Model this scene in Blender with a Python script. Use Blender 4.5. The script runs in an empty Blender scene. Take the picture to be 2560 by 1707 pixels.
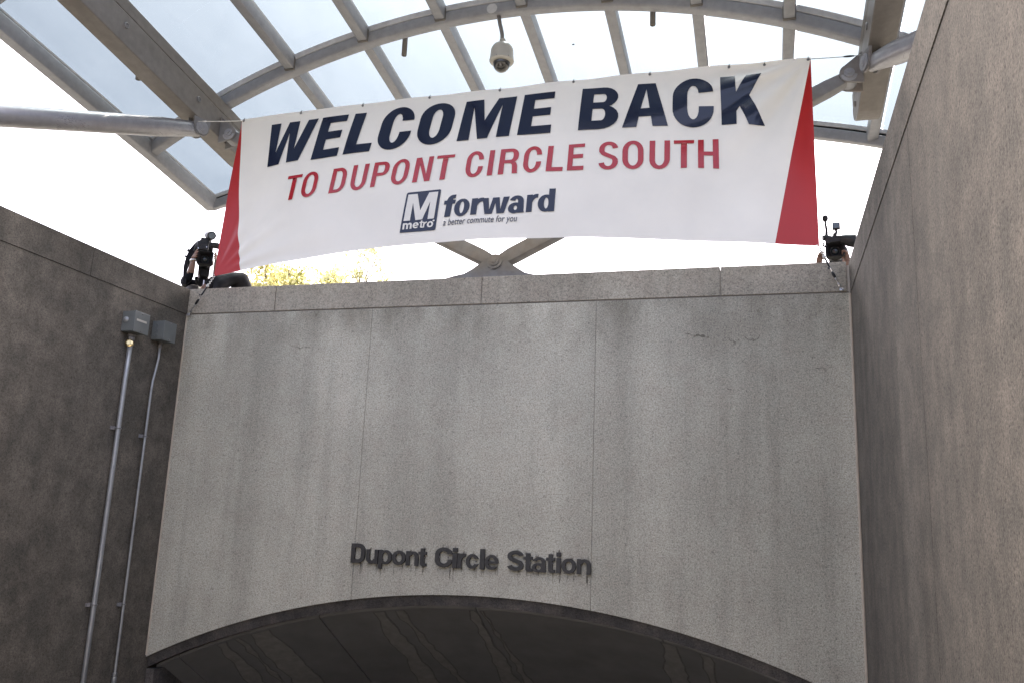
import bpy, bmesh, math, random
from mathutils import Vector, Matrix
from mathutils.geometry import tessellate_polygon

random.seed(11)
scene = bpy.context.scene
COL = scene.collection
R = math.radians

# ------------------------------------------------------------------ camera
cam_d = bpy.data.cameras.new('camera')
cam = bpy.data.objects.new('camera', cam_d)
COL.objects.link(cam)
cam_d.sensor_width = 36.0
cam_d.lens = 31.2016
cam_d.clip_end = 3000
cam_d.clip_start = 0.05
yaw, pit, roll = -0.281133648, 0.215036550, 0.0398434915
fw = Vector((math.sin(yaw)*math.cos(pit), math.cos(yaw)*math.cos(pit), math.sin(pit)))
rt = Vector((math.cos(yaw), -math.sin(yaw), 0))
up = rt.cross(fw)
r2 = math.cos(roll)*rt + math.sin(roll)*up
u2 = -math.sin(roll)*rt + math.cos(roll)*up
mat = Matrix((r2, u2, -fw)).transposed().to_4x4()
mat.translation = Vector((5.32423, -7.11494, 0.0))
cam.matrix_world = mat
scene.camera = cam

# ------------------------------------------------------------------ sky, sun, exposure
SUN_EL, SUN_AZ = R(66), R(-.1)          # azimuth measured from +Y towards +X
world = bpy.data.worlds.new('World')
scene.world = world
world.use_nodes = True
wn = world.node_tree
bg = wn.nodes['Background']
sky = wn.nodes.new('ShaderNodeTexSky')
sky.sky_type = 'NISHITA'
sky.sun_disc = False
sky.sun_elevation = SUN_EL
sky.sun_rotation = SUN_AZ
sky.altitude = 0
sky.air_density = 0.4
sky.dust_density = 10.0
sky.ozone_density = 0.0
wn.links.new(sky.outputs[0], bg.inputs[0])
bg.inputs[1].default_value = 0.15
sun_d = bpy.data.lights.new('sun', 'SUN')
sun_d.energy = 2.0
sun_d.angle = R(0.53)
sun_d.color = (1.0, 0.94, 0.84)
sun = bpy.data.objects.new('sun', sun_d)
COL.objects.link(sun)
sd = Vector((math.sin(SUN_AZ)*math.cos(SUN_EL), math.cos(SUN_AZ)*math.cos(SUN_EL), math.sin(SUN_EL)))
sun.rotation_euler = sd.to_track_quat('Z', 'Y').to_euler()
sun.location = (0, 30, 40)
scene.view_settings.view_transform = 'Standard'
scene.view_settings.look = 'None'
scene.view_settings.gamma = 1.0
scene.view_settings.use_curve_mapping = False
scene.view_settings.exposure = 3.2

# ------------------------------------------------------------------ object helpers
def tag(o, label=None, cat=None, group=None, kind=None):
    if label: o['label'] = label
    if cat: o['category'] = cat
    if group: o['group'] = group
    if kind: o['kind'] = kind
    return o

def thing(name, label, cat, loc=(0, 0, 0), group=None):
    o = bpy.data.objects.new(name, None)
    o.empty_display_size = 0.2
    COL.objects.link(o)
    o.location = loc
    return tag(o, label, cat, group)

def mesh_obj(name, verts, faces, mats, parent=None, smooth=False, midx=None):
    me = bpy.data.meshes.new(name)
    me.from_pydata([tuple(v) for v in verts], [], faces)
    if not isinstance(mats, (list, tuple)): mats = [mats]
    for m in mats: me.materials.append(m)
    if midx: me.polygons.foreach_set('material_index', midx)
    me.validate()
    bm = bmesh.new(); bm.from_mesh(me)
    bmesh.ops.recalc_face_normals(bm, faces=bm.faces)
    bm.to_mesh(me); bm.free()
    if smooth:
        try: me.shade_smooth()
        except Exception:
            for p in me.polygons: p.use_smooth = True
        if smooth != True:
            try: me.set_sharp_from_angle(angle=R(smooth))
            except Exception: pass
    o = bpy.data.objects.new(name, me)
    COL.objects.link(o)
    if parent: set_parent(o, parent)
    return o

def world_loc(o):
    v = Vector(o.location)
    p = o.parent
    while p:
        v = v + Vector(p.location); p = p.parent
    return v

def set_parent(o, p):
    # meshes are written in world coordinates; keep them there under their thing
    o.parent = p
    o.location = Vector(o.location) - world_loc(p)

class MB:
    """collects shapes (world coordinates) and links them as ONE mesh object"""
    def __init__(s): s.v = []; s.f = []; s.mi = []; s.m = 0
    def add(s, vs, fs):
        n = len(s.v); s.v += [Vector(p) for p in vs]
        for f in fs: s.f.append([i+n for i in f]); s.mi.append(s.m)
    def hexa(s, p):     # 8 corners: bottom ring 0-3, top ring 4-7
        s.add(p, [(3,2,1,0),(4,5,6,7),(0,1,5,4),(1,2,6,5),(2,3,7,6),(3,0,4,7)])
    def box(s, x0, x1, y0, y1, z0, z1):
        s.hexa([(x0,y0,z0),(x1,y0,z0),(x1,y1,z0),(x0,y1,z0),(x0,y0,z1),(x1,y0,z1),(x1,y1,z1),(x0,y1,z1)])
    def bbox(s, x0, x1, y0, y1, z0, z1, b=.004):
        bm = bmesh.new()
        vs = [bm.verts.new(p) for p in [(x0,y0,z0),(x1,y0,z0),(x1,y1,z0),(x0,y1,z0),(x0,y0,z1),(x1,y0,z1),(x1,y1,z1),(x0,y1,z1)]]
        for f in [(3,2,1,0),(4,5,6,7),(0,1,5,4),(1,2,6,5),(2,3,7,6),(3,0,4,7)]: bm.faces.new([vs[i] for i in f])
        bmesh.ops.bevel(bm, geom=list(bm.edges), offset=b, segments=2, profile=.6, affect='EDGES')
        bm.verts.index_update()
        s.add([v.co.copy() for v in bm.verts], [[v.index for v in f.verts] for f in bm.faces]); bm.free()
    def prism(s, poly, d):     # closed planar polygon (3D points) extruded by vector d
        n = len(poly); d = Vector(d)
        vs = [Vector(p) for p in poly]; vs = vs + [p+d for p in vs]
        s.add(vs, [tuple(range(n-1,-1,-1)), tuple(range(n,2*n))] + [(i,(i+1)%n,(i+1)%n+n,i+n) for i in range(n)])
    def sweep(s, frames, sec, cap=True, scales=None):
        # frames: (origin, axis_a, axis_b); sec: closed 2D polygon
        n = len(sec); vs = []
        for k, (o, a, b) in enumerate(frames):
            q = scales[k] if scales else 1
            for (p0, p1) in sec: vs.append(Vector(o)+Vector(a)*p0*q+Vector(b)*p1*q)
        fs = []
        for k in range(len(frames)-1):
            for i in range(n):
                j = (i+1) % n
                fs.append((k*n+i, k*n+j, (k+1)*n+j, (k+1)*n+i))
        if cap:
            fs.append(tuple(range(n-1,-1,-1))); fs.append(tuple((len(frames)-1)*n+i for i in range(n)))
        s.add(vs, fs)
    def tube(s, pts, r, n=12, cap=True):
        pts = [Vector(p) for p in pts]
        rs = r if isinstance(r, (list, tuple)) else [r]*len(pts)
        fr = []; t0 = None; a = None
        for i, p in enumerate(pts):
            t = (pts[min(i+1,len(pts)-1)]-pts[max(i-1,0)]).normalized()
            if a is None:
                a = t.orthogonal().normalized()
            else:
                a = (a - t*a.dot(t)).normalized()
            fr.append((p, a, t.cross(a)))
        sec = [(math.cos(2*math.pi*i/n), math.sin(2*math.pi*i/n)) for i in range(n)]
        s.sweep(fr, sec, cap, rs)
    def disc(s, c, axis, r, h, n=24, cham=0.0):
        axis = Vector(axis).normalized(); c = Vector(c)
        if cham: s.tube([c, c+axis*(h-cham), c+axis*h], [r, r, r-cham], n)
        else: s.tube([c, c+axis*h], r, n)
    def lathe(s, c, axis, prof, n=24):   # prof: (radius, height)
        axis = Vector(axis).normalized(); c = Vector(c)
        s.tube_prof(c, axis, prof, n)
    def tube_prof(s, c, axis, prof, n):
        a = axis.orthogonal().normalized(); b = axis.cross(a)
        sec = [(math.cos(2*math.pi*i/n), math.sin(2*math.pi*i/n)) for i in range(n)]
        s.sweep([(c+axis*h, a, b) for r, h in prof], sec, True, [max(r, 1e-4) for r, h in prof])
    def sphere(s, c, r, n=14, sq=(1,1,1)):
        c = Vector(c); vs = []; fs = []; m = max(6, n//2+1)
        for i in range(m+1):
            th = math.pi*i/m
            for j in range(n):
                ph = 2*math.pi*j/n
                vs.append(c+Vector((r*sq[0]*math.sin(th)*math.cos(ph), r*sq[1]*math.sin(th)*math.sin(ph), r*sq[2]*math.cos(th))))
        for i in range(m):
            for j in range(n):
                k = (j+1) % n
                fs.append((i*n+j, (i+1)*n+j, (i+1)*n+k, i*n+k))
        s.add(vs, fs)
    def build(s, name, m, parent=None, smooth=False):
        return mesh_obj(name, s.v, s.f, m, parent, smooth, s.mi if isinstance(m, (list, tuple)) else None)

def rsec(w0, w1, h0, h1, r=.018, n=3):
    """rounded rectangle section"""
    out = []
    for cx, cy, a0 in ((w1-r, h0+r, -90), (w1-r, h1-r, 0), (w0+r, h1-r, 90), (w0+r, h0+r, 180)):
        for i in range(n+1):
            a = R(a0+90*i/n); out.append((cx+r*math.cos(a), cy+r*math.sin(a)))
    return out

# ------------------------------------------------------------------ materials
class NT:
    def __init__(s, name):
        s.m = bpy.data.materials.new(name); s.m.use_nodes = True
        s.t = s.m.node_tree; s.b = s.t.nodes['Principled BSDF']; s.out = s.t.nodes['Material Output']
        s.tc = s.n('ShaderNodeTexCoord')
    def n(s, typ, **kw):
        d = s.t.nodes.new(typ)
        for k, v in kw.items(): setattr(d, k, v)
        return d
    def l(s, a, b): s.t.links.new(a, b)
    def coord(s, scale=(1,1,1), kind='Object'):
        mp = s.n('ShaderNodeMapping'); mp.inputs['Scale'].default_value = scale
        s.l(s.tc.outputs[kind], mp.inputs['Vector']); return mp.outputs[0]
    def noise(s, scale, detail=4, rough=.55, vec=None, dist=0.0):
        d = s.n('ShaderNodeTexNoise'); d.inputs['Scale'].default_value = scale
        d.inputs['Detail'].default_value = detail; d.inputs['Roughness'].default_value = rough
        d.inputs['Distortion'].default_value = dist
        s.l(vec if vec else s.coord(), d.inputs['Vector']); return d.outputs['Fac']
    def ramp(s, fac, stops, interp='LINEAR'):
        d = s.n('ShaderNodeValToRGB'); e = d.color_ramp.elements; d.color_ramp.interpolation = interp
        while len(e) < len(stops): e.new(.5)
        for el, (p, c) in zip(e, stops):
            el.position = p
            el.color = (c, c, c, 1) if not isinstance(c, (tuple, list)) else (*c, 1)
        s.l(fac, d.inputs['Fac']); return d.outputs['Color']
    def mix(s, fac, a, b, mode='MIX'):
        d = s.n('ShaderNodeMix', data_type='RGBA', blend_type=mode)
        for sock, v in ((d.inputs[0], fac), (d.inputs[6], a), (d.inputs[7], b)):
            if isinstance(v, (int, float)): sock.default_value = v
            elif isinstance(v, (tuple, list)): sock.default_value = (*v, 1)
            else: s.l(v, sock)
        return d.outputs[2]
    def bump(s, h, strength=.3, dist=.01):
        d = s.n('ShaderNodeBump'); d.inputs['Strength'].default_value = strength; d.inputs['Distance'].default_value = dist
        s.l(h, d.inputs['Height']); s.l(d.outputs[0], s.b.inputs['Normal'])
    def set(s, **kw):
        for k, v in kw.items():
            k = k.replace('_', ' ')
            sock = s.b.inputs[k]
            if hasattr(v, 'links') or hasattr(v, 'is_linked'): s.l(v, sock)
            elif isinstance(v, (tuple, list)): sock.default_value = (*v, 1) if len(v) == 3 else v
            else: sock.default_value = v
        return s.m

def granite(name, col, dark=.55, streak=.25, grain=75., warm=(.36,.30,.24), warmamt=.25, seed=0.0, blotch=1.0, grime=None):
    t = NT(name)
    def C(sc=(1,1,1)):
        mp = t.n('ShaderNodeMapping'); mp.inputs['Scale'].default_value = sc
        mp.inputs['Location'].default_value = (seed, seed*.7, seed*1.3)
        t.l(t.tc.outputs['Object'], mp.inputs['Vector']); return mp.outputs[0]
    big = t.noise(.9, 5, .6, C())
    mid = t.noise(5.5, 4, .6, C())
    grn = t.noise(grain, 2, .75, C())
    fin = t.noise(grain*2.3, 1, .6, C())
    strk = t.noise(1.0, 4, .62, C((5.2, 5.2, .42)))
    c = t.mix(t.ramp(big, [(.36, 0.), (.66, 1.)]), [x*(1-.14*blotch) for x in col], [x*(1+.10*blotch) for x in col])
    c = t.mix(t.ramp(mid, [(.38, 0.), (.7, warmamt)]), c, warm, 'MIX')
    c = t.mix(streak, c, t.ramp(strk, [(.33, .42), (.5, .95), (.68, 1.0)]), 'MULTIPLY')
    if grime:
        # runs and patches of dirt washed down from the joint under the coping
        sz = t.n('ShaderNodeSeparateXYZ'); t.l(t.tc.outputs['Object'], sz.inputs[0])
        mr = t.n('ShaderNodeMapRange'); mr.inputs['From Min'].default_value = grime-.55; mr.inputs['From Max'].default_value = grime
        t.l(sz.outputs[2], mr.inputs['Value'])
        pt = t.ramp(t.noise(2.6, 5, .65, C((1, 1, .55))), [(.40, 0.), (.66, 1.)])
        c = t.mix(t.mix(1., mr.outputs[0], pt, 'MULTIPLY'), c, (col[0]*.52, col[1]*.50, col[2]*.48))
    wash = t.noise(1.0, 3, .5, C((1.5, 1.5, .10)))
    c = t.mix(1.0, c, t.ramp(wash, [(.36, .86), (.52, 1.0), (.66, 1.14)]), 'MULTIPLY')
    c = t.mix(1.0, c, t.ramp(grn, [(.3, dark), (.44, .88), (.56, 1.02), (.72, 1.22)]), 'MULTIPLY')
    flk = t.noise(grain*.42, 3, .8, C())
    c = t.mix(1.0, c, t.ramp(flk, [(.32, .68), (.39, .98), (.55, 1.01), (.72, 1.08)]), 'MULTIPLY')
    c = t.mix(1.0, c, t.ramp(fin, [(.3, .72), (.5, 1.0), (.7, 1.16)]), 'MULTIPLY')
    # upper faces coloured dark, added to cut sunlight bounced onto the steel above
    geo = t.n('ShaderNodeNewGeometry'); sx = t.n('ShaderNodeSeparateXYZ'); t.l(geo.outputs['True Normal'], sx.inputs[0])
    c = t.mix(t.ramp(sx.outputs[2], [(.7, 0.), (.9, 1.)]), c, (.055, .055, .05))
    t.bump(grn, .25, .004)
    return t.set(Base_Color=c, Roughness=.88, Specular_IOR_Level=.25)

def plain(name, col, rough=.5, metal=0., var=.12, scale=9., **kw):
    t = NT(name)
    f = t.noise(scale, 4, .6)
    c = t.mix(t.ramp(f, [(.3, 0.), (.7, 1.)]), [x*(1-var) for x in col], [min(1, x*(1+var)) for x in col])
    rr = t.ramp(t.noise(scale*1.7, 3), [(.3, max(0, rough-.07)), (.7, min(1, rough+.07))])
    return t.set(Base_Color=c, Roughness=rr, Metallic=metal, **kw)

M = {}
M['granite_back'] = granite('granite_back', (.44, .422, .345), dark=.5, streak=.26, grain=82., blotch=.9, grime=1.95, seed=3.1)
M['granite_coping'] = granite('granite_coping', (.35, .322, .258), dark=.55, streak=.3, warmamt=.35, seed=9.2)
M['granite_left_shaded'] = granite('granite_left_shaded', (.098, .088, .072), dark=.55, streak=.3, blotch=.5, seed=5.7)  # darker than the right wall: its dimmer light is put into the colour
M['granite_right'] = granite('granite_right', (.122, .111, .092), dark=.45, streak=.2, blotch=.6, grain=60., seed=14.)  # paler than the left wall: its extra light is put into the colour
M['joint'] = plain('joint_mortar', (.20, .18, .155), .95)
M['joint_back'] = plain('grey_pointing', (.34, .31, .265), .95)
M['joint_pale'] = plain('joint_sealant', (.42, .36, .28), .8)
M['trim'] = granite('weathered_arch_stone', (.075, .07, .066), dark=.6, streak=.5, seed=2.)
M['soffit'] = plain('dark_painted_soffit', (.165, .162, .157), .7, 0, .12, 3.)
M['streak'] = plain('mineral_streak', (.21, .203, .187), .85, 0, .15, 12.)
M['streak_edge'] = plain('streak_rim', (.128, .124, .118), .85, 0, .2, 20.)
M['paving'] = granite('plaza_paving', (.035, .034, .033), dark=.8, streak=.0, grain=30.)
M['ramp_mat'] = plain('escalator_floor', (.06, .058, .055), .6)
M['letter'] = plain('oxidised_bronze', (.026, .0245, .022), .6, .0, .25, 20.)
M['rust'] = plain('rust_stain', (.16, .12, .09), .95)
# brushed steel with grime and water marks
def steel(name, col, rough=.38, metal=.85, grime=(.16,.13,.10), amt=.5, spec=.15):
    t = NT(name)
    f = t.noise(2.2, 6, .65, t.coord((1, .35, 1)))
    g = t.noise(14., 4, .6)
    br = t.noise(40., 2, .5, t.coord((6, .12, 6)))
    c = t.mix(t.ramp(f, [(.42, 0.), (.72, amt)]), col, grime)
    c = t.mix(1., c, t.ramp(g, [(.3, .86), (.7, 1.06)]), 'MULTIPLY')
    rr = t.mix(.5, t.ramp(br, [(.3, rough-.08), (.7, rough+.1)]), t.ramp(f, [(.4, rough-.05), (.75, min(1, rough+.3))]))
    return t.set(Base_Color=c, Roughness=rr, Metallic=metal, Specular_IOR_Level=spec)
M['steel'] = steel('stainless_tube', (.31, .315, .335), .40, .12, (.22,.21,.205), .3)
M['steel_box'] = steel('stainless_girder', (.20, .185, .17), .45, .08, (.12,.105,.09), .45)
M['steel_clean'] = steel('polished_pipe', (.34, .335, .345), .3, .45, amt=.2)
M['alu'] = steel('glazing_aluminium', (.58, .58, .59), .45, .1, amt=.15)
M['cast'] = steel('cast_strut', (.22, .22, .225), .5, .1, (.20,.14,.09), .55)
M['black_gap'] = plain('rubber_gasket', (.02, .02, .02), .8)
M['galv'] = steel('galvanised_conduit', (.36, .37, .37), .42, .6, amt=.25)
M['box_grey'] = plain('grey_enamel', (.125, .135, .13), .42, 0., .08, 14.)
M['sun_spot'] = plain('sun_spot_gold', (.95, .72, .36), .22, 1.0, .1, 40.)  # glossy gold standing in for the sun spot on the conduit
M['cam_white'] = plain('cream_housing', (.44, .42, .37), .4, 0., .05, 8.)
M['black_plastic'] = plain('black_plastic', (.008, .009, .011), .5, 0., .3, 30.)
M['black_matte'] = plain('matte_black', (.009, .009, .011), .75, 0., .3, 30.)
M['lens'] = plain('lens_glass', (.012, .018, .02), .06, 0., .1, 5.)
M['led_lens'] = plain('lamp_lens', (.10, .13, .16), .2, 0., .1, 30.)
M['bare_metal'] = plain('bare_metal', (.62, .62, .63), .3, 1.0, .1, 30.)
M['cord'] = plain('cord', (.62, .60, .55), .8, 0., .1, 60.)
M['skin'] = plain('skin', (.19, .11, .078), .5, 0., .1, 30., Subsurface_Weight=.05)
M['hair'] = plain('dark_hair', (.02, .015, .012), .6)
M['cloth_navy'] = plain('navy_shirt', (.010, .012, .018), .95, 0., .25, 20., Specular_IOR_Level=.1)
M['cloth_jacket'] = plain('charcoal_jacket', (.012, .012, .015), .75, 0., .3, 14., Specular_IOR_Level=.2)
M['trousers'] = plain('dark_trousers', (.02, .02, .025), .9)
M['bark'] = plain('bark', (.10, .08, .06), .9, 0., .3, 10.)

def glass_mat():
    t = NT('dusty_canopy_glass')
    tr = t.n('ShaderNodeBsdfTransparent'); tr.inputs[0].default_value = (.288, .322, .342, 1)
    gl = t.n('ShaderNodeBsdfGlossy'); gl.inputs['Roughness'].default_value = .03; gl.inputs[0].default_value = (.9, .95, 1, 1)
    df = t.n('ShaderNodeBsdfTranslucent'); df.inputs[0].default_value = (.75, .8, .85, 1)
    d2 = t.n('ShaderNodeBsdfDiffuse'); d2.inputs[0].default_value = (.5, .52, .54, 1)
    m1 = t.n('ShaderNodeMixShader'); m1.inputs[0].default_value = .015; t.l(tr.outputs[0], m1.inputs[1]); t.l(gl.outputs[0], m1.inputs[2])
    dirt = t.ramp(t.noise(1.3, 6, .65, t.coord((2.2, .6, 1))), [(.30, .012), (.80, .035)])
    m2 = t.n('ShaderNodeMixShader'); t.l(dirt, m2.inputs[0]); t.l(m1.outputs[0], m2.inputs[1])
    m3 = t.n('ShaderNodeMixShader'); m3.inputs[0].default_value = .25; t.l(df.outputs[0], m3.inputs[1]); t.l(d2.outputs[0], m3.inputs[2])
    t.l(m3.outputs[0], m2.inputs[2])
    t.t.nodes.remove(t.b); t.l(m2.outputs[0], t.out.inputs[0])
    return t.m
M['glass'] = glass_mat()

def dome_mat():
    t = NT('smoked_dome')
    return t.set(Base_Color=(.02, .018, .016), Roughness=.04, Coat_Weight=1.0, Coat_Roughness=.02)
M['dome'] = dome_mat()

def vinyl(name, col, trans, rough=.38, spec=.5):
    t = NT(name)
    f = t.noise(1.6, 5, .6); fine = t.noise(240., 1)
    c = t.mix(1., col, t.ramp(f, [(.3, .93), (.7, 1.02)]), 'MULTIPLY')
    t.bump(fine, .04, .001)
    t.set(Base_Color=c, Roughness=rough, Specular_IOR_Level=spec)
    tl = t.n('ShaderNodeBsdfTranslucent'); t.l(c, tl.inputs[0])
    mx = t.n('ShaderNodeMixShader'); mx.inputs[0].default_value = trans
    t.l(t.b.outputs[0], mx.inputs[1]); t.l(tl.outputs[0], mx.inputs[2]); t.l(mx.outputs[0], t.out.inputs[0])
    return t.m
M['vinyl_white'] = vinyl('white_vinyl', (.75, .715, .635), .05)
M['vinyl_red'] = vinyl('red_vinyl', (.36, .011, .009), .07, .4)
M['ink_navy'] = vinyl('navy_ink', (.009, .014, .034), .0, .13, .45)
M['ink_red'] = vinyl('red_ink', (.38, .014, .022), .02, .2, .5)
M['ink_thin'] = vinyl('slate_ink', (.035, .04, .065), .0, .3, .5)

def leaf_mat(name, col):
    t = NT(name)
    oi = t.n('ShaderNodeObjectInfo')
    f = t.noise(.7, 3, .6)
    c = t.mix(t.ramp(f, [(.35, 0.), (.65, 1.)]), col, (col[0]*.55, col[1]*.62, col[2]*.6))
    t.set(Base_Color=c, Roughness=.6)
    tl = t.n('ShaderNodeBsdfTranslucent'); t.l(c, tl.inputs[0])
    mx = t.n('ShaderNodeMixShader'); mx.inputs[0].default_value = .5
    t.l(t.b.outputs[0], mx.inputs[1]); t.l(tl.outputs[0], mx.inputs[2]); t.l(mx.outputs[0], t.out.inputs[0])
    return t.m
M['leaf'] = leaf_mat('autumn_leaf', (.50, .45, .20))
M['leaf2'] = leaf_mat('pale_autumn_leaf', (.50, .47, .26))

# ------------------------------------------------------------------ setting

M['leaf_far'] = leaf_mat('far_foliage', (.075, .075, .03))
def stain_mat():
    t = NT('rust_run'); t.set(Base_Color=(.10, .075, .055), Roughness=.95)
    tr = t.n('ShaderNodeBsdfTransparent'); mx = t.n('ShaderNodeMixShader')
    t.l(t.ramp(t.noise(38., 4, .7, t.coord((1, 1, .35))), [(.36, 0.), (.68, .65)]), mx.inputs[0]); t.l(tr.outputs[0], mx.inputs[1]); t.l(t.b.outputs[0], mx.inputs[2]); t.l(mx.outputs[0], t.out.inputs[0])
    return t.m
M['run'] = stain_mat()
# ------------------------------------------------------------------ setting
W, H, H2, GZ = 6.0, 2.2006, 1.952, 1.2       # well width, parapet top, joint height, plaza level
YB = -11.6                                   # rear edge of the well

def structure(o): o['kind'] = 'structure'; return o

def zA(x): return -.488-(7.24-math.sqrt(7.24**2-(x-3.08)**2))     # mouth of the tunnel

# plaza: one sheet with the well cut out of it
B = 1500.
hx0, hx1, hy0, hy1 = -.40, W+.40, YB, .44
vs = [(-B,-B,GZ),(B,-B,GZ),(B,B,GZ),(-B,B,GZ),(hx0,hy0,GZ),(hx1,hy0,GZ),(hx1,hy1,GZ),(hx0,hy1,GZ)]
structure(mesh_obj('plaza_ground', vs, [(0,1,5,4),(1,2,6,5),(2,3,7,6),(3,0,4,7)], M['paving']))
sl = math.tan(R(30))
m = MB()
rz = lambda y: GZ-sl*(y-YB)
m.hexa([(0,YB,rz(YB)-.3),(W,YB,rz(YB)-.3),(W,9,rz(9)-.3),(0,9,rz(9)-.3),(0,YB,rz(YB)-.004),(W,YB,rz(YB)-.004),(W,9,rz(9)-.004),(0,9,rz(9)-.004)])
structure(m.build('escalator_ramp', M['ramp_mat']))

def arch_pts(x0, x1, n, off=0.0): return [(x0+(x1-x0)*i/n, zA(x0+(x1-x0)*i/n)+off) for i in range(n+1)]

# ---- back wall
bw = thing('granite_wall', 'grey granite end wall with an arched mouth, carrying the raised station name', 'wall', (3, 0, 0))
m = MB()
poly = [(x, .0065, z) for x, z in arch_pts(0.005, W-.005, 40, .012)]+[(W-.005,.0065,H-.03),(.005,.0065,H-.03)]
m.prism(poly, (0, .36, 0)); m.build('wall_core', M['joint_back'], bw)
def edge_wobble(i): return .0012*math.sin(i*12.9898)
for a, b in ((.006, 1.9475), (1.9510, 3.9905), (3.9940, W-.008)):
    m = MB(); n = 22
    low = arch_pts(a, b, n)
    # front sheet with a small arris all round
    c = .002
    outer = [(x, z) for x, z in low]+[(b, H2-.005), (a, H2-.005)]
    front = [(min(max(x, a+c), b-c), z+c) for x, z in low]+[(b-c, H2-.005-c), (a+c, H2-.005-c)]
    k = len(outer)
    vsx = [(x, 0., z) for x, z in front]+[(x, c, z) for x, z in outer]+[(x, .06, z) for x, z in outer]
    fs = [tuple(range(k))]
    for i in range(k):
        j = (i+1) % k
        fs += [(i, j, j+k, i+k), (i+k, j+k, j+2*k, i+2*k)]
    fs.append(tuple(range(3*k-1, 2*k-1, -1)))
    m.add(vsx, fs)
    m.build('granite_panel', M['granite_back'], bw)
for a, b in ((.012, .950), (.957, 2.973), (2.981, 5.007), (5.0125, 5.972)):
    m = MB(); m.bbox(a, b, -.006, .43, H2+.004, H+.0015*math.sin(a*7), .006)
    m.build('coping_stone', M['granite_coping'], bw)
m = MB(); m.box(.012, 5.985, .0045, .40, H2-.0085, H2+.008); m.build('bed_joint', M['joint'], bw)
m = MB()
fr = []
for x, z in arch_pts(.004, W-.004, 48):
    fr.append(((x, 0, z), (0, 1, 0), (0, 0, 1)))
m.sweep(fr, [(.018, -.001), (.05, -.088), (.34, -.088), (.34, -.001)])
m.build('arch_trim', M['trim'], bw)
for x0, x1 in ((.004, .085), (W-.085, W-.004)):
    m = MB(); m.box(x0, x1, .03, .5, -4.5, zA(x0 if x0 < 1 else x1)-.10); m.build('arch_jamb', M['trim'], bw)
m = MB(); m.tube([(.010, .002, zA(0)+.02), (.010, .002, H2-.01)], .010, 8); m.build('corner_sealant', M['joint_pale'], bw)
m = MB(); m.tube([(W-.010, .002, zA(W)), (W-.010, .002, H2-.01)], .011, 8); m.build('corner_sealant', M['joint_pale'], bw)
# two dark scribbled stains near the top of the right panel, and a few grazes
def graze(pts, w, seed):
    rnd = random.Random(seed); vs = []; fs = []; n = 0
    P = []
    for (x0, z0), (x1, z1) in zip(pts[:-1], pts[1:]):
        for i in range(5): P.append((x0+(x1-x0)*i/5+rnd.uniform(-.004, .004), z0+(z1-z0)*i/5+rnd.uniform(-.005, .005)))
    for x, z in P:
        h = w*rnd.uniform(.15, .6); vs += [(x-h*.2, -.0012, z-h), (x+h*.2, -.0012, z+h)]
    for i in range(len(P)-1): q = 2*i; fs.append((q, q+1, q+3, q+2))
    mesh_obj('stain_mark', vs, fs, M['run'], bw)
for pts, w, sd in (([(4.72, 1.655), (4.79, 1.635), (4.86, 1.63), (4.93, 1.615)], .020, 1), ([(5.06, 1.62), (5.08, 1.585), (5.12, 1.575), (5.16, 1.60)], .012, 2), ([(5.19, 1.62), (5.22, 1.59), (5.26, 1.585), (5.30, 1.595), (5.31, 1.64)], .016, 3),
                   ([(5.72, 1.36), (5.80, 1.35), (5.86, 1.37)], .010, 4), ([(1.17, 1.62), (1.25, 1.60), (1.32, 1.61), (1.38, 1.60)], .014, 5), ([(5.05, 1.20), (5.12, 1.18), (5.17, 1.19)], .007, 6)):
    graze(pts, w, sd)
# thin dirt runs in the wall face: the rust beneath and above every letter is built with the sign

# ---- side walls
def side_wall(label, x_face, sgn, mat, ys_panel, ys_cop, jg):
    t = thing('granite_wall', label, 'wall', (x_face, -5, 0))
    xf = lambda d: x_face+sgn*d      # d = depth into the wall
    m = MB(); m.box(min(xf(.007), xf(.40)), max(xf(.007), xf(.40)), YB, .43, -9., H-.03); m.build('wall_core', M['joint'], t)
    for a, b in zip(ys_panel[:-1], ys_panel[1:]):
        m = MB(); m.bbox(min(xf(0), xf(.07)), max(xf(0), xf(.07)), a+.003, b-.003, -9., H2-jg, .002); m.build('granite_panel', mat, t)
    for a, b in zip(ys_cop[:-1], ys_cop[1:]):
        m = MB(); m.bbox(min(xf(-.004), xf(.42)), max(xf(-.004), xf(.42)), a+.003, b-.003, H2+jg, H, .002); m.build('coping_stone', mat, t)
    return t
lw = side_wall('granite side wall on the left with shade put into its colour, and two conduits running up it', 0.0, -1, M['granite_left_shaded'], [YB, -9.4, -7.1, -4.8, -2.5, .43], [YB, -9.4, -7.3, -5.3, -3.3, -1.295, .43], .0022)
rw = side_wall('brown granite side wall rising close by on the right', W, 1, M['granite_right'], [YB, -8.6, -6.1, -2.93, .43], [YB, -8.6, -6.6, -4.6, .43], .0015)

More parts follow.
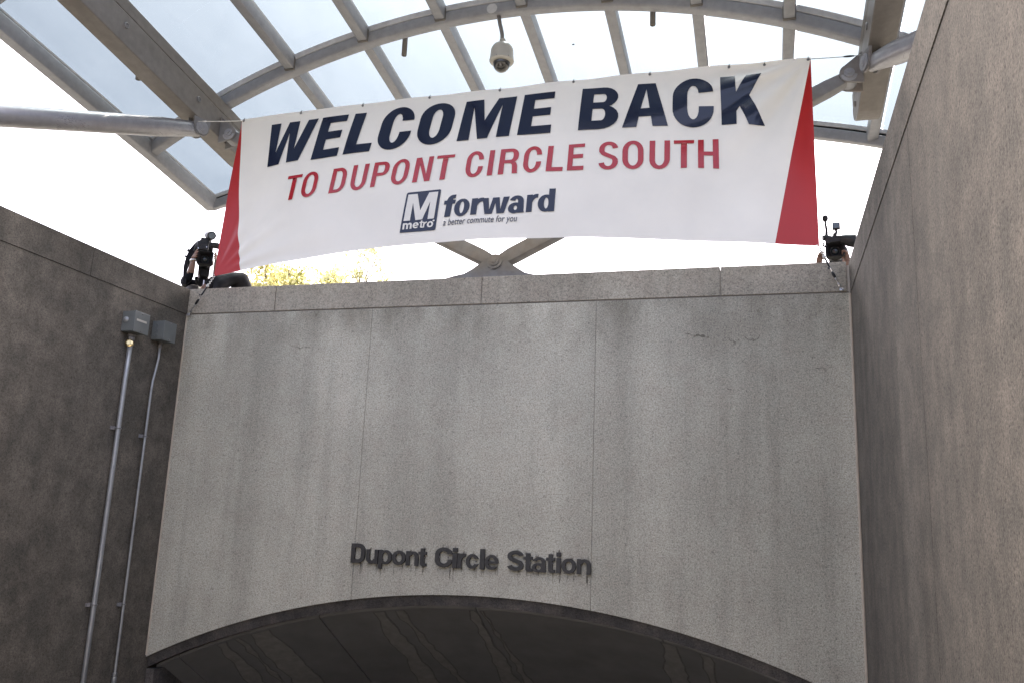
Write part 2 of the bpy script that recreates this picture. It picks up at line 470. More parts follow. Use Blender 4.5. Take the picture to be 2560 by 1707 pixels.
# ---- tunnel behind the arch
tv = thing('escalator_tunnel', 'dark arched tunnel ceiling sloping down behind the arch', 'tunnel', (3, .2, -1))
dv = Vector((0, math.cos(R(30)), -math.sin(R(30))))
cuts = [.03, .256, 1.604, 3.014, 4.539, 5.97]
zS = lambda x: zA(x)-.112
for a, b in zip(cuts[:-1], cuts[1:]):
    n = 8; vs = []
    a2, b2 = a+.004, b-.004
    for L in (0, 7.):
        for i in range(n+1):
            x = a2+(b2-a2)*i/n
            p = Vector((x, .13, zS(x)))+dv*L
            vs += [p, p+Vector((0, 0, .04))]
    k = 2*(n+1); fs = []
    for i in range(n):
        q = 2*i
        fs += [(q, q+2, k+q+2, k+q), (q+1, k+q+1, k+q+3, q+3), (q, q+1, q+3, q+2), (k+q, k+q+2, k+q+3, k+q+1)]
    fs += [(0, k, k+1, 1), (2*n, 2*n+1, k+2*n+1, k+2*n)]
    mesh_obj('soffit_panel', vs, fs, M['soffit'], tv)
m = MB()
fr = [((x, .36, zA(x)-.085), dv, Vector((0, 0, 1))) for x in [-.3+6.6*i/24 for i in range(25)]]
m.sweep(fr, [(0, .02), (7, .02), (7, .2), (0, .2)])
m.box(-.4, -.02, .44, 8, -9, -.9); m.box(W+.02, W+.4, .44, 8, -9, -.9); m.box(-.4, W+.4, 6.4, 6.8, -9, -1.)
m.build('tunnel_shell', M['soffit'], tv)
# mineral runs on the soffit: irregular crusts that follow the slope
def streak(x0, w0, w1, L, drift, seed, s0=.02):
    rnd = random.Random(seed)
    for mat, grow, off in ((M['streak_edge'], .014, .003), (M['streak'], 0., .0055)):
        rnd = random.Random(seed); n = 26; vs = []; fs = []
        wl = wr = 0.
        for i in range(n+1):
            f = i/n; s = s0+f*L
            wl = wl*.7+rnd.uniform(-.022, .022); wr = wr*.7+rnd.uniform(-.022, .022)
            c = x0+drift*f; hw = (w0+(w1-w0)*f)/2
            row = []
            for x in (c-hw+wl-grow, c+hw+wr+grow):
                p = Vector((x, .13, zS(x)))+dv*s; p.z -= off
                row.append(p)
            vs += row
            vs += [p+Vector((0, 0, off*.5)) for p in row]
        for i in range(n):
            q = 4*i
            fs += [(q, q+1, q+5, q+4), (q+2, q+6, q+7, q+3), (q, q+4, q+6, q+2), (q+1, q+3, q+7, q+5)]
        o = mesh_obj('mineral_run', vs, fs, mat, tv)
for a in ((.80, .02, .06, 2.2, .10, 5), (1.02, .16, .36, 2.2, .05, 6), (.66, .07, .10, 2.0, -.05, 12), (2.16, .10, .24, 2.2, .03, 7), (2.33, .03, .05, 2.0, .22, 8), (2.98, .03, .20, 2.2, .02, 9), (3.06, .02, .10, 2.2, .16, 10), (4.58, .10, .30, 2.2, .10, 11), (4.86, .05, .12, 2.2, .25, 13)):
    streak(*a)
HEAD = [["W",[0.055,0.633,0.1496,0.6538,0.0663,0.9276,0.1615,0.9284]],["E",[0.1586,0.6392,0.2111,0.639,0.1701,0.928,0.2214,0.9274]],["L",[0.2221,0.6398,0.2728,0.6381,0.2338,0.9279,0.2849,0.9283]],["C",[0.2813,0.634,0.3419,0.6333,0.2917,0.937,0.3535,0.9296]],["O",[0.3554,0.6368,0.4166,0.6335,0.3641,0.9377,0.427,0.9301]],["M",[0.4318,0.6414,0.5237,0.642,0.4416,0.9207,0.5303,0.9275]],["E",[0.5373,0.6439,0.5934,0.6436,0.5436,0.9301,0.5969,0.9258]],["B",[0.6394,0.6443,0.704,0.6415,0.6426,0.9296,0.7045,0.9226]],["A",[0.7107,0.6446,0.783,0.6441,0.7108,0.9244,0.7847,0.9275]],["C",[0.7899,0.6338,0.8535,0.6328,0.7896,0.9368,0.8525,0.9344]],["K",[0.865,0.6379,0.9294,0.6265,0.8632,0.9269,0.9261,0.9279]]]
SUB = [["T",[0.1174,0.3864,0.1453,0.3892,0.1203,0.5483,0.1486,0.5491]],["O",[0.1502,0.3841,0.179,0.3869,0.1526,0.5541,0.1817,0.5563]],["D",[0.2041,0.3899,0.2329,0.3911,0.2086,0.551,0.2378,0.5497]],["U",[0.2436,0.3848,0.2733,0.3835,0.2479,0.5519,0.2783,0.5508]],["P",[0.2835,0.3891,0.3127,0.3909,0.2876,0.5522,0.3168,0.5518]],["O",[0.3191,0.3862,0.3491,0.3876,0.3237,0.5551,0.354,0.5579]],["N",[0.3596,0.39,0.3909,0.39,0.364,0.5517,0.3955,0.5524]],["T",[0.3976,0.3894,0.4288,0.3888,0.4014,0.552,0.4327,0.5521]],["C",[0.4519,0.3882,0.4814,0.39,0.4549,0.5601,0.4848,0.5584]],["I",[0.4903,0.393,0.4995,0.3928,0.4938,0.555,0.5026,0.5541]],["R",[0.5092,0.3925,0.543,0.3925,0.5128,0.5542,0.5442,0.553]],["C",[0.5511,0.3894,0.5805,0.391,0.5537,0.5597,0.5834,0.5611]],["L",[0.5899,0.3937,0.6173,0.3925,0.5919,0.5566,0.6196,0.5547]],["E",[0.6244,0.394,0.651,0.3945,0.6259,0.5566,0.6525,0.5571]],["S",[0.6749,0.39,0.7061,0.3905,0.6757,0.5603,0.7057,0.5621]],["O",[0.7128,0.3899,0.7462,0.3916,0.7124,0.562,0.7452,0.5622]],["U",[0.7547,0.388,0.7867,0.3894,0.7549,0.558,0.7865,0.5564]],["T",[0.7926,0.3902,0.8234,0.3917,0.7923,0.5557,0.8233,0.5552]],["H",[0.8295,0.3895,0.8607,0.3884,0.8291,0.5545,0.8602,0.5534]]]
FWD = [["f",[0.4196,0.1487,0.4364,0.1501,0.4245,0.2822,0.4413,0.2839]],["o",[0.4376,0.1458,0.4638,0.1458,0.4402,0.254,0.4668,0.2542]],["r",[0.4672,0.1497,0.4876,0.1505,0.469,0.2512,0.4894,0.2529]],["w",[0.4847,0.1491,0.5301,0.1516,0.4867,0.2492,0.5323,0.2512]],["a",[0.5297,0.1483,0.5567,0.1503,0.5318,0.253,0.5581,0.255]],["r",[0.5601,0.1505,0.5798,0.1524,0.5617,0.2521,0.5809,0.2552]],["d",[0.5793,0.1473,0.6071,0.1493,0.5806,0.2847,0.6084,0.2848]]]
MET = [["m",[0.3504,0.0936,0.3666,0.0935,0.3512,0.1313,0.3671,0.1318]],["e",[0.368,0.0939,0.3785,0.0947,0.3684,0.1303,0.3789,0.1323]],["t",[0.3797,0.0939,0.3863,0.0951,0.3807,0.1387,0.3873,0.1399]],["r",[0.3857,0.0948,0.392,0.0955,0.3869,0.1278,0.393,0.1303]],["o",[0.3926,0.0938,0.4038,0.0941,0.3935,0.1306,0.4041,0.1313]]]
LOGO= [[0.3458, 0.0749], [0.4079, 0.0744], [0.4139, 0.327], [0.353, 0.3263]]
LOGOM= [[0.3563, 0.3111], [0.3726, 0.3111], [0.3796, 0.2037], [0.3931, 0.3128], [0.4092, 0.3125], [0.4047, 0.1461], [0.3935, 0.1456], [0.3963, 0.2554], [0.3842, 0.1464], [0.3724, 0.1448], [0.3659, 0.256], [0.3629, 0.1448], [0.3516, 0.1456]]
DOT= [[0.4043, 0.1334]]
TAG= [[0.4204, 0.0978], [0.5455, 0.099], [0.4218, 0.1233], [0.5463, 0.1241]]
WL= [[-0.0008, 0.9919], [0.0088, 0.7902], [0.0217, 0.5094], [0.035, 0.2449], [0.0513, -0.009]]
WR= [[0.9997, 0.9918], [0.9875, 0.7937], [0.9669, 0.4672], [0.9523, 0.2224], [0.9391, 0.0015]]
# ------------------------------------------------------------------ glass canopy
RC, ZC, AC, CX = 7.70, 5.167, 2.946, 3.0
def arch(x): return ZC-(RC-math.sqrt(RC*RC-(x-AC)**2))
def fz(y): return -(y-.713)*(.125 if y < .713 else .145)
def nrm(x): s = (x-AC)/RC; return Vector((s, 0, math.sqrt(1-s*s)))
def tan(x): s = (x-AC)/RC; return Vector((math.sqrt(1-s*s), 0, -s))
def CP(x, y, n=0.): return Vector((x, y, arch(x)+fz(y)))+nrm(x)*n
def yf(x): return 2.885-.0573*(x-AC)**2
XK = [CX+7.75*math.sin((k*.874+.06)/7.75) for k in range(-5, 6)]
XK[0], XK[-1] = -1.215, 7.215
XK[1], XK[-2] = -.43, 6.475
RIBS = [.653, -1.71]
YEND = -1.77
cano = thing('glass_canopy', 'vaulted glass and steel canopy over the well', 'canopy', (3, 0, 4))
XA = [-1.2+8.4*i/60 for i in range(61)]
for y in RIBS:
    m = MB(); m.sweep([(CP(x, y), (0, 1, 0), nrm(x)) for x in XA], rsec(-.06, .06, 0, .13, .022)); rib = m.build('arch_rib', M['steel'], cano, 40)
    m = MB(); m.sweep([(CP(x, y), (0, 1, 0), nrm(x)) for x in XA], rsec(-.056, .046, .134, .200, .006, 1)); m.build('rib_cap', M['alu'], rib, 40)
for k, x in enumerate(XK):
    edge = k in (0, 10)
    ys = [YEND, .713, yf(x)-.03]
    EX, EZ = Vector((1, 0, 0)), Vector((0, 0, 1))
    fr = [(CP(x, y), EX, EZ) for y in ys]
    m = MB(); m.sweep(fr, rsec(-.062, .062, 0, .165, .012) if edge else rsec(-.052, .052, .03, .178, .010))
    p = m.build('edge_beam' if edge else 'purlin', M['steel'], cano, 40)
    m = MB(); m.sweep(fr, rsec(-.048, .048, .180, .205, .004, 1)); m.build('glazing_bar', M['alu'], p, 40)
    if not edge:
        for y in RIBS[:2]:
            # cover over the splice just behind each rib, and the weld collar in front of it
            m = MB(); f2 = [(CP(x, yy), EX, EZ) for yy in (y+.06, y+.36)]
            m.sweep(f2, [(.002, .0265), (.0555, .0265), (.0555, .105), (.0525, .105), (.0525, .031), (.002, .031)]); m.build('splice_cover', M['steel'], p)
            m = MB(); f2 = [(CP(x, yy), EX, EZ) for yy in (y-.078, y-.058)]
            m.sweep(f2, rsec(-.059, .059, .018, .16, .01)); m.build('weld_collar', M['steel_box'], p)
# curved front beam
fr = []
for x in XA:
    d = Vector((1, -.118*(x-CX), 0)).normalized(); a = Vector((-d.y, d.x, 0))
    if a.y < 0: a = -a
    fr.append((CP(x, yf(x)), a, nrm(x)))
m = MB(); m.sweep(fr, rsec(-.10, 0, 0, .125, .015)); fb = m.build('front_beam', M['steel'], cano, 40)
m = MB(); m.sweep(fr, rsec(-.085, -.02, .150, .203, .005, 1)); m.build('glazing_bar', M['alu'], fb, 40)
m = MB(); m.sweep(fr, [(-.07, .120), (-.03, .120), (-.03, .155), (-.07, .155)]); m.build('gasket', M['black_gap'], fb)
# panes
bays = [(RIBS[i+1], RIBS[i]) for i in range(1)][::-1]
for i in range(10):
    xa, xb = XK[i]+.006, XK[i+1]-.006
    for y0, y1 in bays+[(RIBS[0], None)]:
        m = MB(); pts = []
        for n in (.208, .222):
            q = [(xa, y0+.006), (xb, y0+.006), (xb, (y1 if y1 else yf(xb))-.006), (xa, (y1 if y1 else yf(xa))-.006)]
            pts += [CP(x, y, n) for x, y in q]
        if y1 is None or True:
            m.hexa(pts)
        m.build('glass_pane', M['glass'], cano)
for x, y in ((3.40, 1.45), (2.46, 1.62)):
    m = MB(); m.sphere(CP(x, y, .202), .012, 8, (1.3, 1, .5)); m.build('leaf_speck', M['bark'], cano)
# the two box girders that carry it
SB = .137
zb = lambda y: 4.10-SB*y
AX = Vector((.94, -.34, 0)).normalized()
for sg in (-1, 1):
    xi = CX+sg*3.225; xo = xi+sg*.215
    prof = [(YEND, zb(YEND)+.296), (YEND, zb(YEND))]
    for i in range(13):
        a = R(90*i/12); prof.append((1.02+.42*math.sin(a), zb(1.02)-.03*math.sin(a)+(.24)*(1-math.cos(a))))
    prof.append((1.44, zb(1.44)+.296))
    m = MB(); m.prism([(xi, y, z) for y, z in prof], (sg*.215, 0, 0)); g = m.build('box_girder', M['steel_box'], cano)
    bev = g.modifiers.new('b', 'BEVEL'); bev.width = .009; bev.segments = 2; bev.limit_method = 'ANGLE'; bev.angle_limit = R(50)
    m = MB(); m.prism([(xi, y, z) for y, z in ((YEND, zb(YEND)+.301), (1.43, zb(1.43)+.301), (1.43, zb(1.43)+.43), (YEND, zb(YEND)+.43))], (sg*.15, 0, 0)); rl = m.build('girder_rail', M['steel_box'], cano)
    bev = rl.modifiers.new('b', 'BEVEL'); bev.width = .008; bev.segments = 2; bev.limit_method = 'ANGLE'; bev.angle_limit = R(50)
    for y in (-1.053, .08, 1.17):
        z = zb(y)+.178
        m = MB(); m.lathe((xi, y, z), (-sg, 0, 0), [(.030, 0), (.030, .010), (.026, .014), (.019, .014), (.017, .006), (.012, .006), (.010, .012)], 18); m.build('bolt', M['cast'], g, 40)
    # clevis and tie pipe
    bp = Vector((CX+sg*3.26, .18, 3.985)); ax = Vector((-sg*AX.x, AX.y, 0)); pd = Vector((sg*.32, -.89, -.33)).normalized()
    for off in (-.062, .04):
        m = MB(); q = bp+ax*off; e1 = Vector((0, 0, 1)); e2 = ax.cross(e1).normalized()
        poly = [q+e2*.095+e1*.10, q-e2*.095+e1*.10]+[q+e2*(.085*math.cos(a))+e1*(.085*math.sin(a)) for a in [R(180+180*i/10) for i in range(11)]]
        m.prism(poly, ax*.022); m.build('clevis_plate', M['cast'], cano)
    m = MB(); m.lathe(bp-ax*.075, ax, [(.055, 0), (.055, .137), (.070, .139), (.070, .150), (.045, .153), (.045, .160), (.02, .162), (.018, .168)], 24); m.build('tie_pin', M['steel'], cano, 40)
    L = 5.75
    st = [(0.0, .42), (.10, .55), (.26, .80), (.45, 1.), (1., 1.), (2.6, 1.), (L, 1.)]
    a = ax; b = pd.cross(ax).normalized()
    m = MB(); sec = [(math.cos(2*math.pi*i/32), math.sin(2*math.pi*i/32)) for i in range(32)]
    frs = [(bp+pd*s, a*(.098*q), b*(.098*(.78+.22*min(1, s/.45)))) for s, q in st]
    m.sweep(frs, sec); m.build('tie_pipe', M['steel_clean'], cano, 50)
    e = bp+pd*L
    m = MB(); m.bbox(e.x-.3, e.x+.3, e.y-.35, e.y+.25, GZ-.1, e.z+.15, .02); m.build('tie_footing', M['granite_coping'], cano)
# V struts and their saddle on the parapet
PB = Vector((2.99, .35, 2.424)); VN = Vector((0, -.992, .13)).normalized()
for sg in (-1, 1):
    PT = Vector((CX+sg*3.11-.0, .56, 4.065)); d = (PT-PB).normalized(); side = d.cross(VN).normalized(); Ls = (PT-PB).length
    m = MB()
    st = [(.03, .8), (.16, 1.), (.30, 1.), (Ls-.35, 1.), (Ls-.2, 1.), (Ls-.02, .85)]
    m.sweep([(PB+d*s, side, VN) for s, q in st], rsec(-.066, .066, -.055, .055, .012), True, [q for s, q in st])
    m.build('strut', M['cast'], cano, 40)
    m = MB(); m.lathe(PT+VN*-.08, VN, [(.07, 0), (.078, .005), (.078, .150), (.070, .156), (.045, .157), (.045, .170), (.022, .171), (.020, .180), (.006, .181)], 28); m.build('strut_pin', M['steel'], cano, 40)
    for off in (-.078, .058):
        q = PT+VN*off; xf_ = CX+sg*3.23
        up_ = Vector((0, 0, 1))
        poly = [Vector((xf_, q.y, q.z+.20)), Vector((xf_, q.y, q.z-.10))]+[q+Vector((-sg*.082*math.cos(a), 0, .082*math.sin(a))) for a in [R(-75+140*i/9) for i in range(10)]]
        m = MB(); m.prism(poly, VN*.020); m.build('strut_lug', M['cast'], cano)
poly = [(2.62, 2.29), (2.774, 2.368), (2.90, 2.455), (2.945, 2.482), (2.99, 2.490), (3.03, 2.484), (3.10, 2.44), (3.205, 2.364), (3.32, 2.29), (3.32, 2.18), (2.62, 2.18)]
m = MB(); m.prism([(x, .29, z) for x, z in poly], (0, .025, 0)); m.build('saddle_plate', M['cast'], cano)
m = MB(); m.prism([(x, .395, z) for x, z in poly], (0, .025, 0)); m.build('saddle_plate', M['cast'], cano)
m = MB(); m.lathe(PB-VN*.05, VN, [(.06, 0), (.06, .105), (.072, .107), (.072, .118), (.045, .120), (.045, .134), (.022, .135), (.020, .142), (.006, .143)], 28); m.build('saddle_pin', M['cast'], cano, 40)
top = [(2.36+1.22*i/14, 2.205+.118*(1-abs(2*i/14-1)**2.2)) for i in range(15)]
m = MB(); m.prism([(x, .22, z) for x, z in top]+[(3.58, .22, 2.15), (2.36, .22, 2.15)], (0, .22, 0)); m.build('saddle_base', M['cast'], cano)
# disc-shaped blanking plate on the front of the rib
m = MB(); m.disc((2.745, .5935, arch(2.745)+fz(.593)+.055), (0, -1, 0), .055, .004, 24); m.build('blanking_plate', M['alu'], cano)

# ---- dome camera under the rib
dc = thing('dome_camera', 'cream dome security camera hanging on a curved arm under the arched rib', 'security camera', (2.866, .62, 5.1))
m = MB(); m.tube([(2.80, .65, 5.19), (2.825, .64, 5.07), (2.845, .63, 5.0), (2.858, .622, 4.94), (2.862, .62, 4.875)], .020, 12); m.build('arm', M['cast'], dc, True)
m = MB(); m.lathe((2.866, .62, 0), (0, 0, 1), [(.028, 4.885), (.032, 4.875), (.033, 4.838), (.056, 4.83), (.086, 4.815), (.104, 4.788), (.113, 4.760), (.117, 4.70), (.119, 4.672), (.121, 4.668), (.124, 4.640), (.112, 4.624), (.09, 4.622)], 28); m.build('housing', M['cam_white'], dc, 35)
for i in range(6):
    a = R(20+60*i); m = MB(); m.disc((2.866+.1215*math.cos(a), .62+.1215*math.sin(a), 4.652), (math.cos(a), math.sin(a), 0), .006, .003, 8); m.build('screw', M['cast'], dc)
m = MB(); m.lathe((2.866, .62, 0), (0, 0, -1), [(.088, -4.63)]+[(.088*math.cos(R(a)), -4.628+.105*math.sin(R(a))) for a in range(0, 91, 9)], 28); m.build('dome', M['dome'], dc, True)

for (x, y, z, lab) in ((1.715, .80, 4.945, 'small dark tube light below the glass, left of the dome camera'), (4.353, .80, 4.96, 'small dark tube light below the glass, right of the dome camera'), (-.673, -.30, 4.335, 'small dark tube light beside the left box girder')):
    t = thing('downlight', lab, 'light fitting', (x, y, z), 'small tube lights hung under the glass')
    ztop = CP(x, y, .206).z
    m = MB(); m.lathe((x, y, z), (0, 0, 1), [(.020, .012), (.026, 0), (.028, .004), (.028, ztop-z)], 16); m.build('tube_body', M['steel_box'], t, 40)
    m = MB(); m.disc((x, y, z+.013), (0, 0, 1), .0195, .003, 14); m.build('lamp_glass', M['lens'], t)

# ------------------------------------------------------------------ banner
PTOP = [-.1902, .3596, -.3206, .1909, 4.0332]; PBOT = [.1505, .299, -.6958, -.5985, .8614, 2.2861]
def pv(c, x):
    r = 0.
    for k in c: r = r*x+k
    return r
def fold(u, v):
    w = 0.
    # pulls running out of the upper right and lower left corners, soft waves elsewhere
    du, dv_ = (1-u)*3.0, (1-v)
    r = math.hypot(du, dv_); a = math.atan2(dv_, du+1e-6)
    w += .021*math.exp(-((r-.35)/.45)**2)*math.sin(a*13)*min(1, r*5)
    du, dv_ = u*3.0, v
    r = math.hypot(du, dv_); a = math.atan2(dv_, du+1e-6)
    w += .011*math.exp(-((r-.25)/.35)**2)*math.sin(a*15+.5)*min(1, r*5)
    w += .006*math.sin(u*21+v*4)*math.sin(v*5+u*6)+.004*math.sin(u*47+v*9)
    w += .010*math.exp(-((1-v)/.10)**2)*math.sin(u*50.2)*.6       # scallops between the grommets
    w += .012*math.exp(-(v/.12)**2)*math.sin(u*33+1)*.6
    return w
def BS(u, v, off=0.):
    x = (.33724+5.43416*u)*(1-v)+(.26971+5.50428*u)*v
    z = pv(PBOT, u)*(1-v)+pv(PTOP, u)*v
    y = -.12+.27*v-.05*math.sin(math.pi*min(max(u, 0), 1))*4*v*(1-v)
    return Vector((x, y+fold(u, v)-off, z))
ban = thing('banner', 'white vinyl banner with red corner wedges reading welcome back to dupont circle south', 'banner', (3.03, 0, 3))
def interp(L, v):
    L = sorted([(b, a) for a, b in L])
    if v <= L[0][0]: return L[0][1]+(L[1][1]-L[0][1])*(v-L[0][0])/(L[1][0]-L[0][0])
    for (a, x), (b, y) in zip(L[:-1], L[1:]):
        if v <= b: return x+(y-x)*(v-a)/(b-a)
    return L[-1][1]
lo = lambda v: 0.
hi = lambda v: 1.
wl = lambda v: max(.0002, interp(WL, v))
wr = lambda v: min(.9998, interp(WR, v))
def patch(name, f0, f1, nu, nv, mat):
    vs = []; fs = []
    for j in range(nv+1):
        v = j/nv
        for i in range(nu+1):
            u = f0(v)+(f1(v)-f0(v))*i/nu; vs.append(BS(u, v))
    for j in range(nv):
        for i in range(nu):
            q = j*(nu+1)+i; fs.append((q, q+1, q+nu+2, q+nu+1))
    return mesh_obj(name, vs, fs, mat, ban, True)
patch('white_field', wl, wr, 260, 64, M['vinyl_white'])
patch('red_wedge', lo, wl, 12, 64, M['vinyl_red'])
patch('red_wedge', wr, hi, 18, 64, M['vinyl_red'])
for u in (.004, .122, .244, .371, .498, .626, .752, .877, .931, .996):
    p = BS(u, .987, .003); m = MB(); m.lathe(p, (0, -1, 0), [(.012, 0), (.012, .003), (.007, .004), (.006, 0)], 14); m.build('grommet', M['cast'], ban, 40)
    m = MB(); q = BS(u, .992, .006); m.tube([q, q+Vector((.003, .01, .022))], .004, 6); m.build('tie', M['black_plastic'], ban)
def hem(v0, v1):
    m = MB(); n = 130; vs = []; fs = []
    for i in range(n+1):
        u = .002+.996*i/n; vs += [BS(u, v0, .0015), BS(u, v1, .0015)]
    for i in range(n): q = 2*i; fs.append((q, q+2, q+3, q+1))
    return vs, fs

# ------------------------------------------------------------------ lettering
def arc(cx, cy, rx, ry, a0, a1, n=9): return [(cx+rx*math.cos(R(a0+(a1-a0)*i/n)), cy+ry*math.sin(R(a0+(a1-a0)*i/n))) for i in range(n+1)]
def rect(a, b, c, d): return [(a, b), (c, b), (c, d), (a, d)]
def rr(x0, y0, x1, y1, rx, ry):
    return arc(x1-rx, y0+ry, rx, ry, -90, 0)+arc(x1-rx, y1-ry, rx, ry, 0, 90)+arc(x0+rx, y1-ry, rx, ry, 90, 180)+arc(x0+rx, y0+ry, rx, ry, 180, 270)
def gC(s, t, gl, gu, ry=.36):
    rx = .5; ix = (1-2*s)/2; iy = max(.06, ry-t*.95)
    def ang(y, c, r): return math.degrees(math.asin(max(-1, min(1, (y-c)/r))))
    a0, a1 = min(0, ang(gl, ry, ry)), max(0, ang(gu, 1-ry, ry))
    b1, b0 = max(0, ang(gu, 1-t-iy, iy)), min(0, ang(gl, t+iy, iy))
    out = arc(1-rx, ry, rx, ry, a0, -90)+arc(rx, ry, rx, ry, -90, -180)+arc(rx, 1-ry, rx, ry, 180, 90)+arc(1-rx, 1-ry, rx, ry, 90, a1)
    out += ([(1, gu)] if a1 == 0 else [])+([(1-s, gu)] if b1 == 0 else [])
    out += arc(.5, 1-t-iy, ix, iy, b1, 180)+arc(.5, t+iy, ix, iy, 180, 360+b0)
    out += ([(1-s, gl)] if b0 == 0 else [])+([(1, gl)] if a0 == 0 else [])
    return [(out, [])]
def stroke(sp, s, t):
    L = []; Rr = []
    for i, p in enumerate(sp):
        a = sp[max(0, i-1)]; b = sp[min(len(sp)-1, i+1)]
        dx, dy = b[0]-a[0], b[1]-a[1]
        # normal measured in a metric where the box is taller than wide
        l = math.hypot(dx, dy*1.6) or 1; nx, ny = -dy*1.6/l, dx/l
        L.append((p[0]+nx*s/2, p[1]+ny*t/2)); Rr.append((p[0]-nx*s/2, p[1]-ny*t/2))
    return [(L+Rr[::-1], [])]
def gS(s, t):
    h = s/2; k = t/2
    sp = arc(.5, .735, .5-h, .265-k, 5, 180, 12)+[( h+.01, .66), (.17+h*.4, .585), (.5, .50), (.83-h*.4, .415), (1-h-.01, .34)]+arc(.5, .265, .5-h, .265-k, 0, -175, 12)
    return stroke(sp, s, t)
def glyph(g, s, t):
    rx = .5
    if g == 'I': return [(rect(0, 0, 1, 1), [])]
    if g == 'L': return [([(0,0),(1,0),(1,t*1.25),(s,t*1.25),(s,1),(0,1)], [])]
    if g == 'T': return [([(.5-s/2,0),(.5+s/2,0),(.5+s/2,1-t),(1,1-t),(1,1),(0,1),(0,1-t),(.5-s/2,1-t)], [])]
    if g == 'E': return [([(0,0),(1,0),(1,t*1.2),(s,t*1.2),(s,.5-t*.5+.02),(.93,.5-t*.5+.02),(.93,.5+t*.5+.04),(s,.5+t*.5+.04),(s,1-t),(1,1-t),(1,1),(0,1)], [])]
    if g == 'H': return [([(0,0),(s,0),(s,.5-t/2),(1-s,.5-t/2),(1-s,0),(1,0),(1,1),(1-s,1),(1-s,.5+t/2),(s,.5+t/2),(s,1),(0,1)], [])]
    if g == 'N': return [([(0,0),(s*.95,0),(s*.95,.70),(1-s*1.05,0),(1,0),(1,1),(1-s*.95,1),(1-s*.95,.30),(s*1.05,1),(0,1)], [])]
    if g == 'U': return [([(0,1)]+arc(rx,.34,rx,.34,180,360,16)+[(1,1),(1-s,1)]+arc(.5,.34,.5-s,.34-t,360,180,16)+[(s,1)], [])]
    if g == 'O': return [(rr(0,0,1,1,.5,.36), [rr(s,t,1-s,1-t,(1-2*s)/2,max(.06,.36-t))])]
    if g == 'C': return gC(s, t, .40, .66)
    if g == 'D': return [([(0,0)]+arc(.5,.36,.5,.36,-90,0)+arc(.5,.64,.5,.36,0,90)+[(0,1)], [[(s,t)]+arc(.5,.36,.5-s,.36-t,-90,0)+arc(.5,.64,.5-s,.36-t,0,90)+[(s,1-t)]])]
    if g in 'PR':
        m_ = .42
        P_ = [([(0,0),(s,0),(s,m_)]+arc(.6,m_+.25,.4,.25,-90,0)+arc(.6,.75,.4,.25,0,90)+[(0,1)], [[(s,m_+t)]+arc(.6,m_+.25,.4-s,.25-t,-90,0)+arc(.6,.75,.4-s,.25-t,0,90)+[(s,1-t)]])]
        if g == 'R': P_.append(([(.72,0),(1.0,0),(.97,.06),(.965,.30),(.90,.42),(.72,.49),(.45,.47),(.45,.42),(.62,.41),(.69,.33)], []))
        return P_
    if g == 'S': return gS(s, t)
    if g == 'W': return [([(0,1),(.208,1),(.277,.31),(.39,1),(.606,1),(.662,.32),(.788,1),(1,1),(.83,0),(.583,0),(.458,.74),(.425,0),(.185,0)][::-1], [])]
    if g == 'M': return [([(0,1),(.356,1),(.467,.447),(.648,1),(1,1),(1,0),(.757,0),(.75,.815),(.589,0),(.396,0),(.198,.82),(.233,0),(0,0)][::-1], [])]
    if g == 'B': return [([(0,0)]+arc(.52,.29,.48,.29,-90,62)+[(.82,.555)]+arc(.56,.755,.41,.245,-52,90)+[(0,1)], [[(s,.205)]+arc(.56,.345,.10,.14,-90,90)+[(s,.485)], [(s,.64)]+arc(.58,.74,.09,.10,-90,90)+[(s,.84)]])]
    if g == 'A': return [([(0,0),(.318,0),(.36,.223),(.625,.223),(.669,0),(1,0),(.69,1),(.31,1)], [[(.395,.41),(.50,.868),(.588,.41)]])]
    if g == 'K': return [([(0,0),(.35,0),(.36,.28),(.439,.385),(.633,0),(1,0),(.68,.61),(1,1),(.638,1),(.37,.655),(.353,1),(0,1)], [])]
    # ---- lower case, unit box = x-height (ascenders and descenders fill their own box)
    if g == 'o': return [(rr(0,0,1,1,.5,.5), [rr(s,t,1-s,1-t,.5-s,.5-t)])]
    if g == 'c': return gC(s, t, .33, .67, .5)
    if g == 'e': return gC(s, t, .24, .44, .5)+[(rect(s*.6,.41,1-s*.35,.41+t*.85), [])]
    if g == 'n': return [(rect(0,0,s,1), []), ([(1-s,0),(1,0)]+arc(.54,.60,.46,.40,0,165)+arc(.54,.60,.46-s,.40-t,165,0), [])]
    if g == 'u': return [(rect(1-s,0,1,1), []), ([(s,1),(0,1)]+arc(.46,.40,.46,.40,180,345)+arc(.46,.40,.46-s,.40-t,345,180), [])]
    if g == 'r': return [(rect(0,0,s,1), []), (arc(.85,.52,.85-s*.25,.49,78,165)+arc(.90,.45,.90-s,.33,165,82), [])]
    if g == 'm':
        q = s; return [(rect(0,0,q,1), []), ([(.5-q/2,0),(.5+q/2,0)]+arc(.28,.62,.22+q/2,.38,0,160)+arc(.28,.62,.22-q/2,.38-t,160,0), []), ([(1-q,0),(1,0)]+arc(.76,.62,.24,.38,0,160)+arc(.76,.62,.24-q,.38-t,160,0), [])]
    if g == 'a': return [([(.96-s,.16),(.97-s,0),(1.02,0),(.98,.12),(.96,.66)]+arc(.5,.66,.46,.34,0,165)+arc(.5,.66,.46-s,.34-t,165,0), []), (rr(0,-.02,.84,.60,.40,.30), [rr(s*.95,t*.85,.84-s*.75,.60-t*.9,(.84-s*1.7)/2,(.60-t*1.75)/2)])]
    if g == 'w': return [([(0,1),(.225,1),(.30,.27),(.386,1),(.628,1),(.707,.27),(.775,1),(1,1),(.859,0),(.587,0),(.504,.66),(.42,0),(.149,0)][::-1], [])]
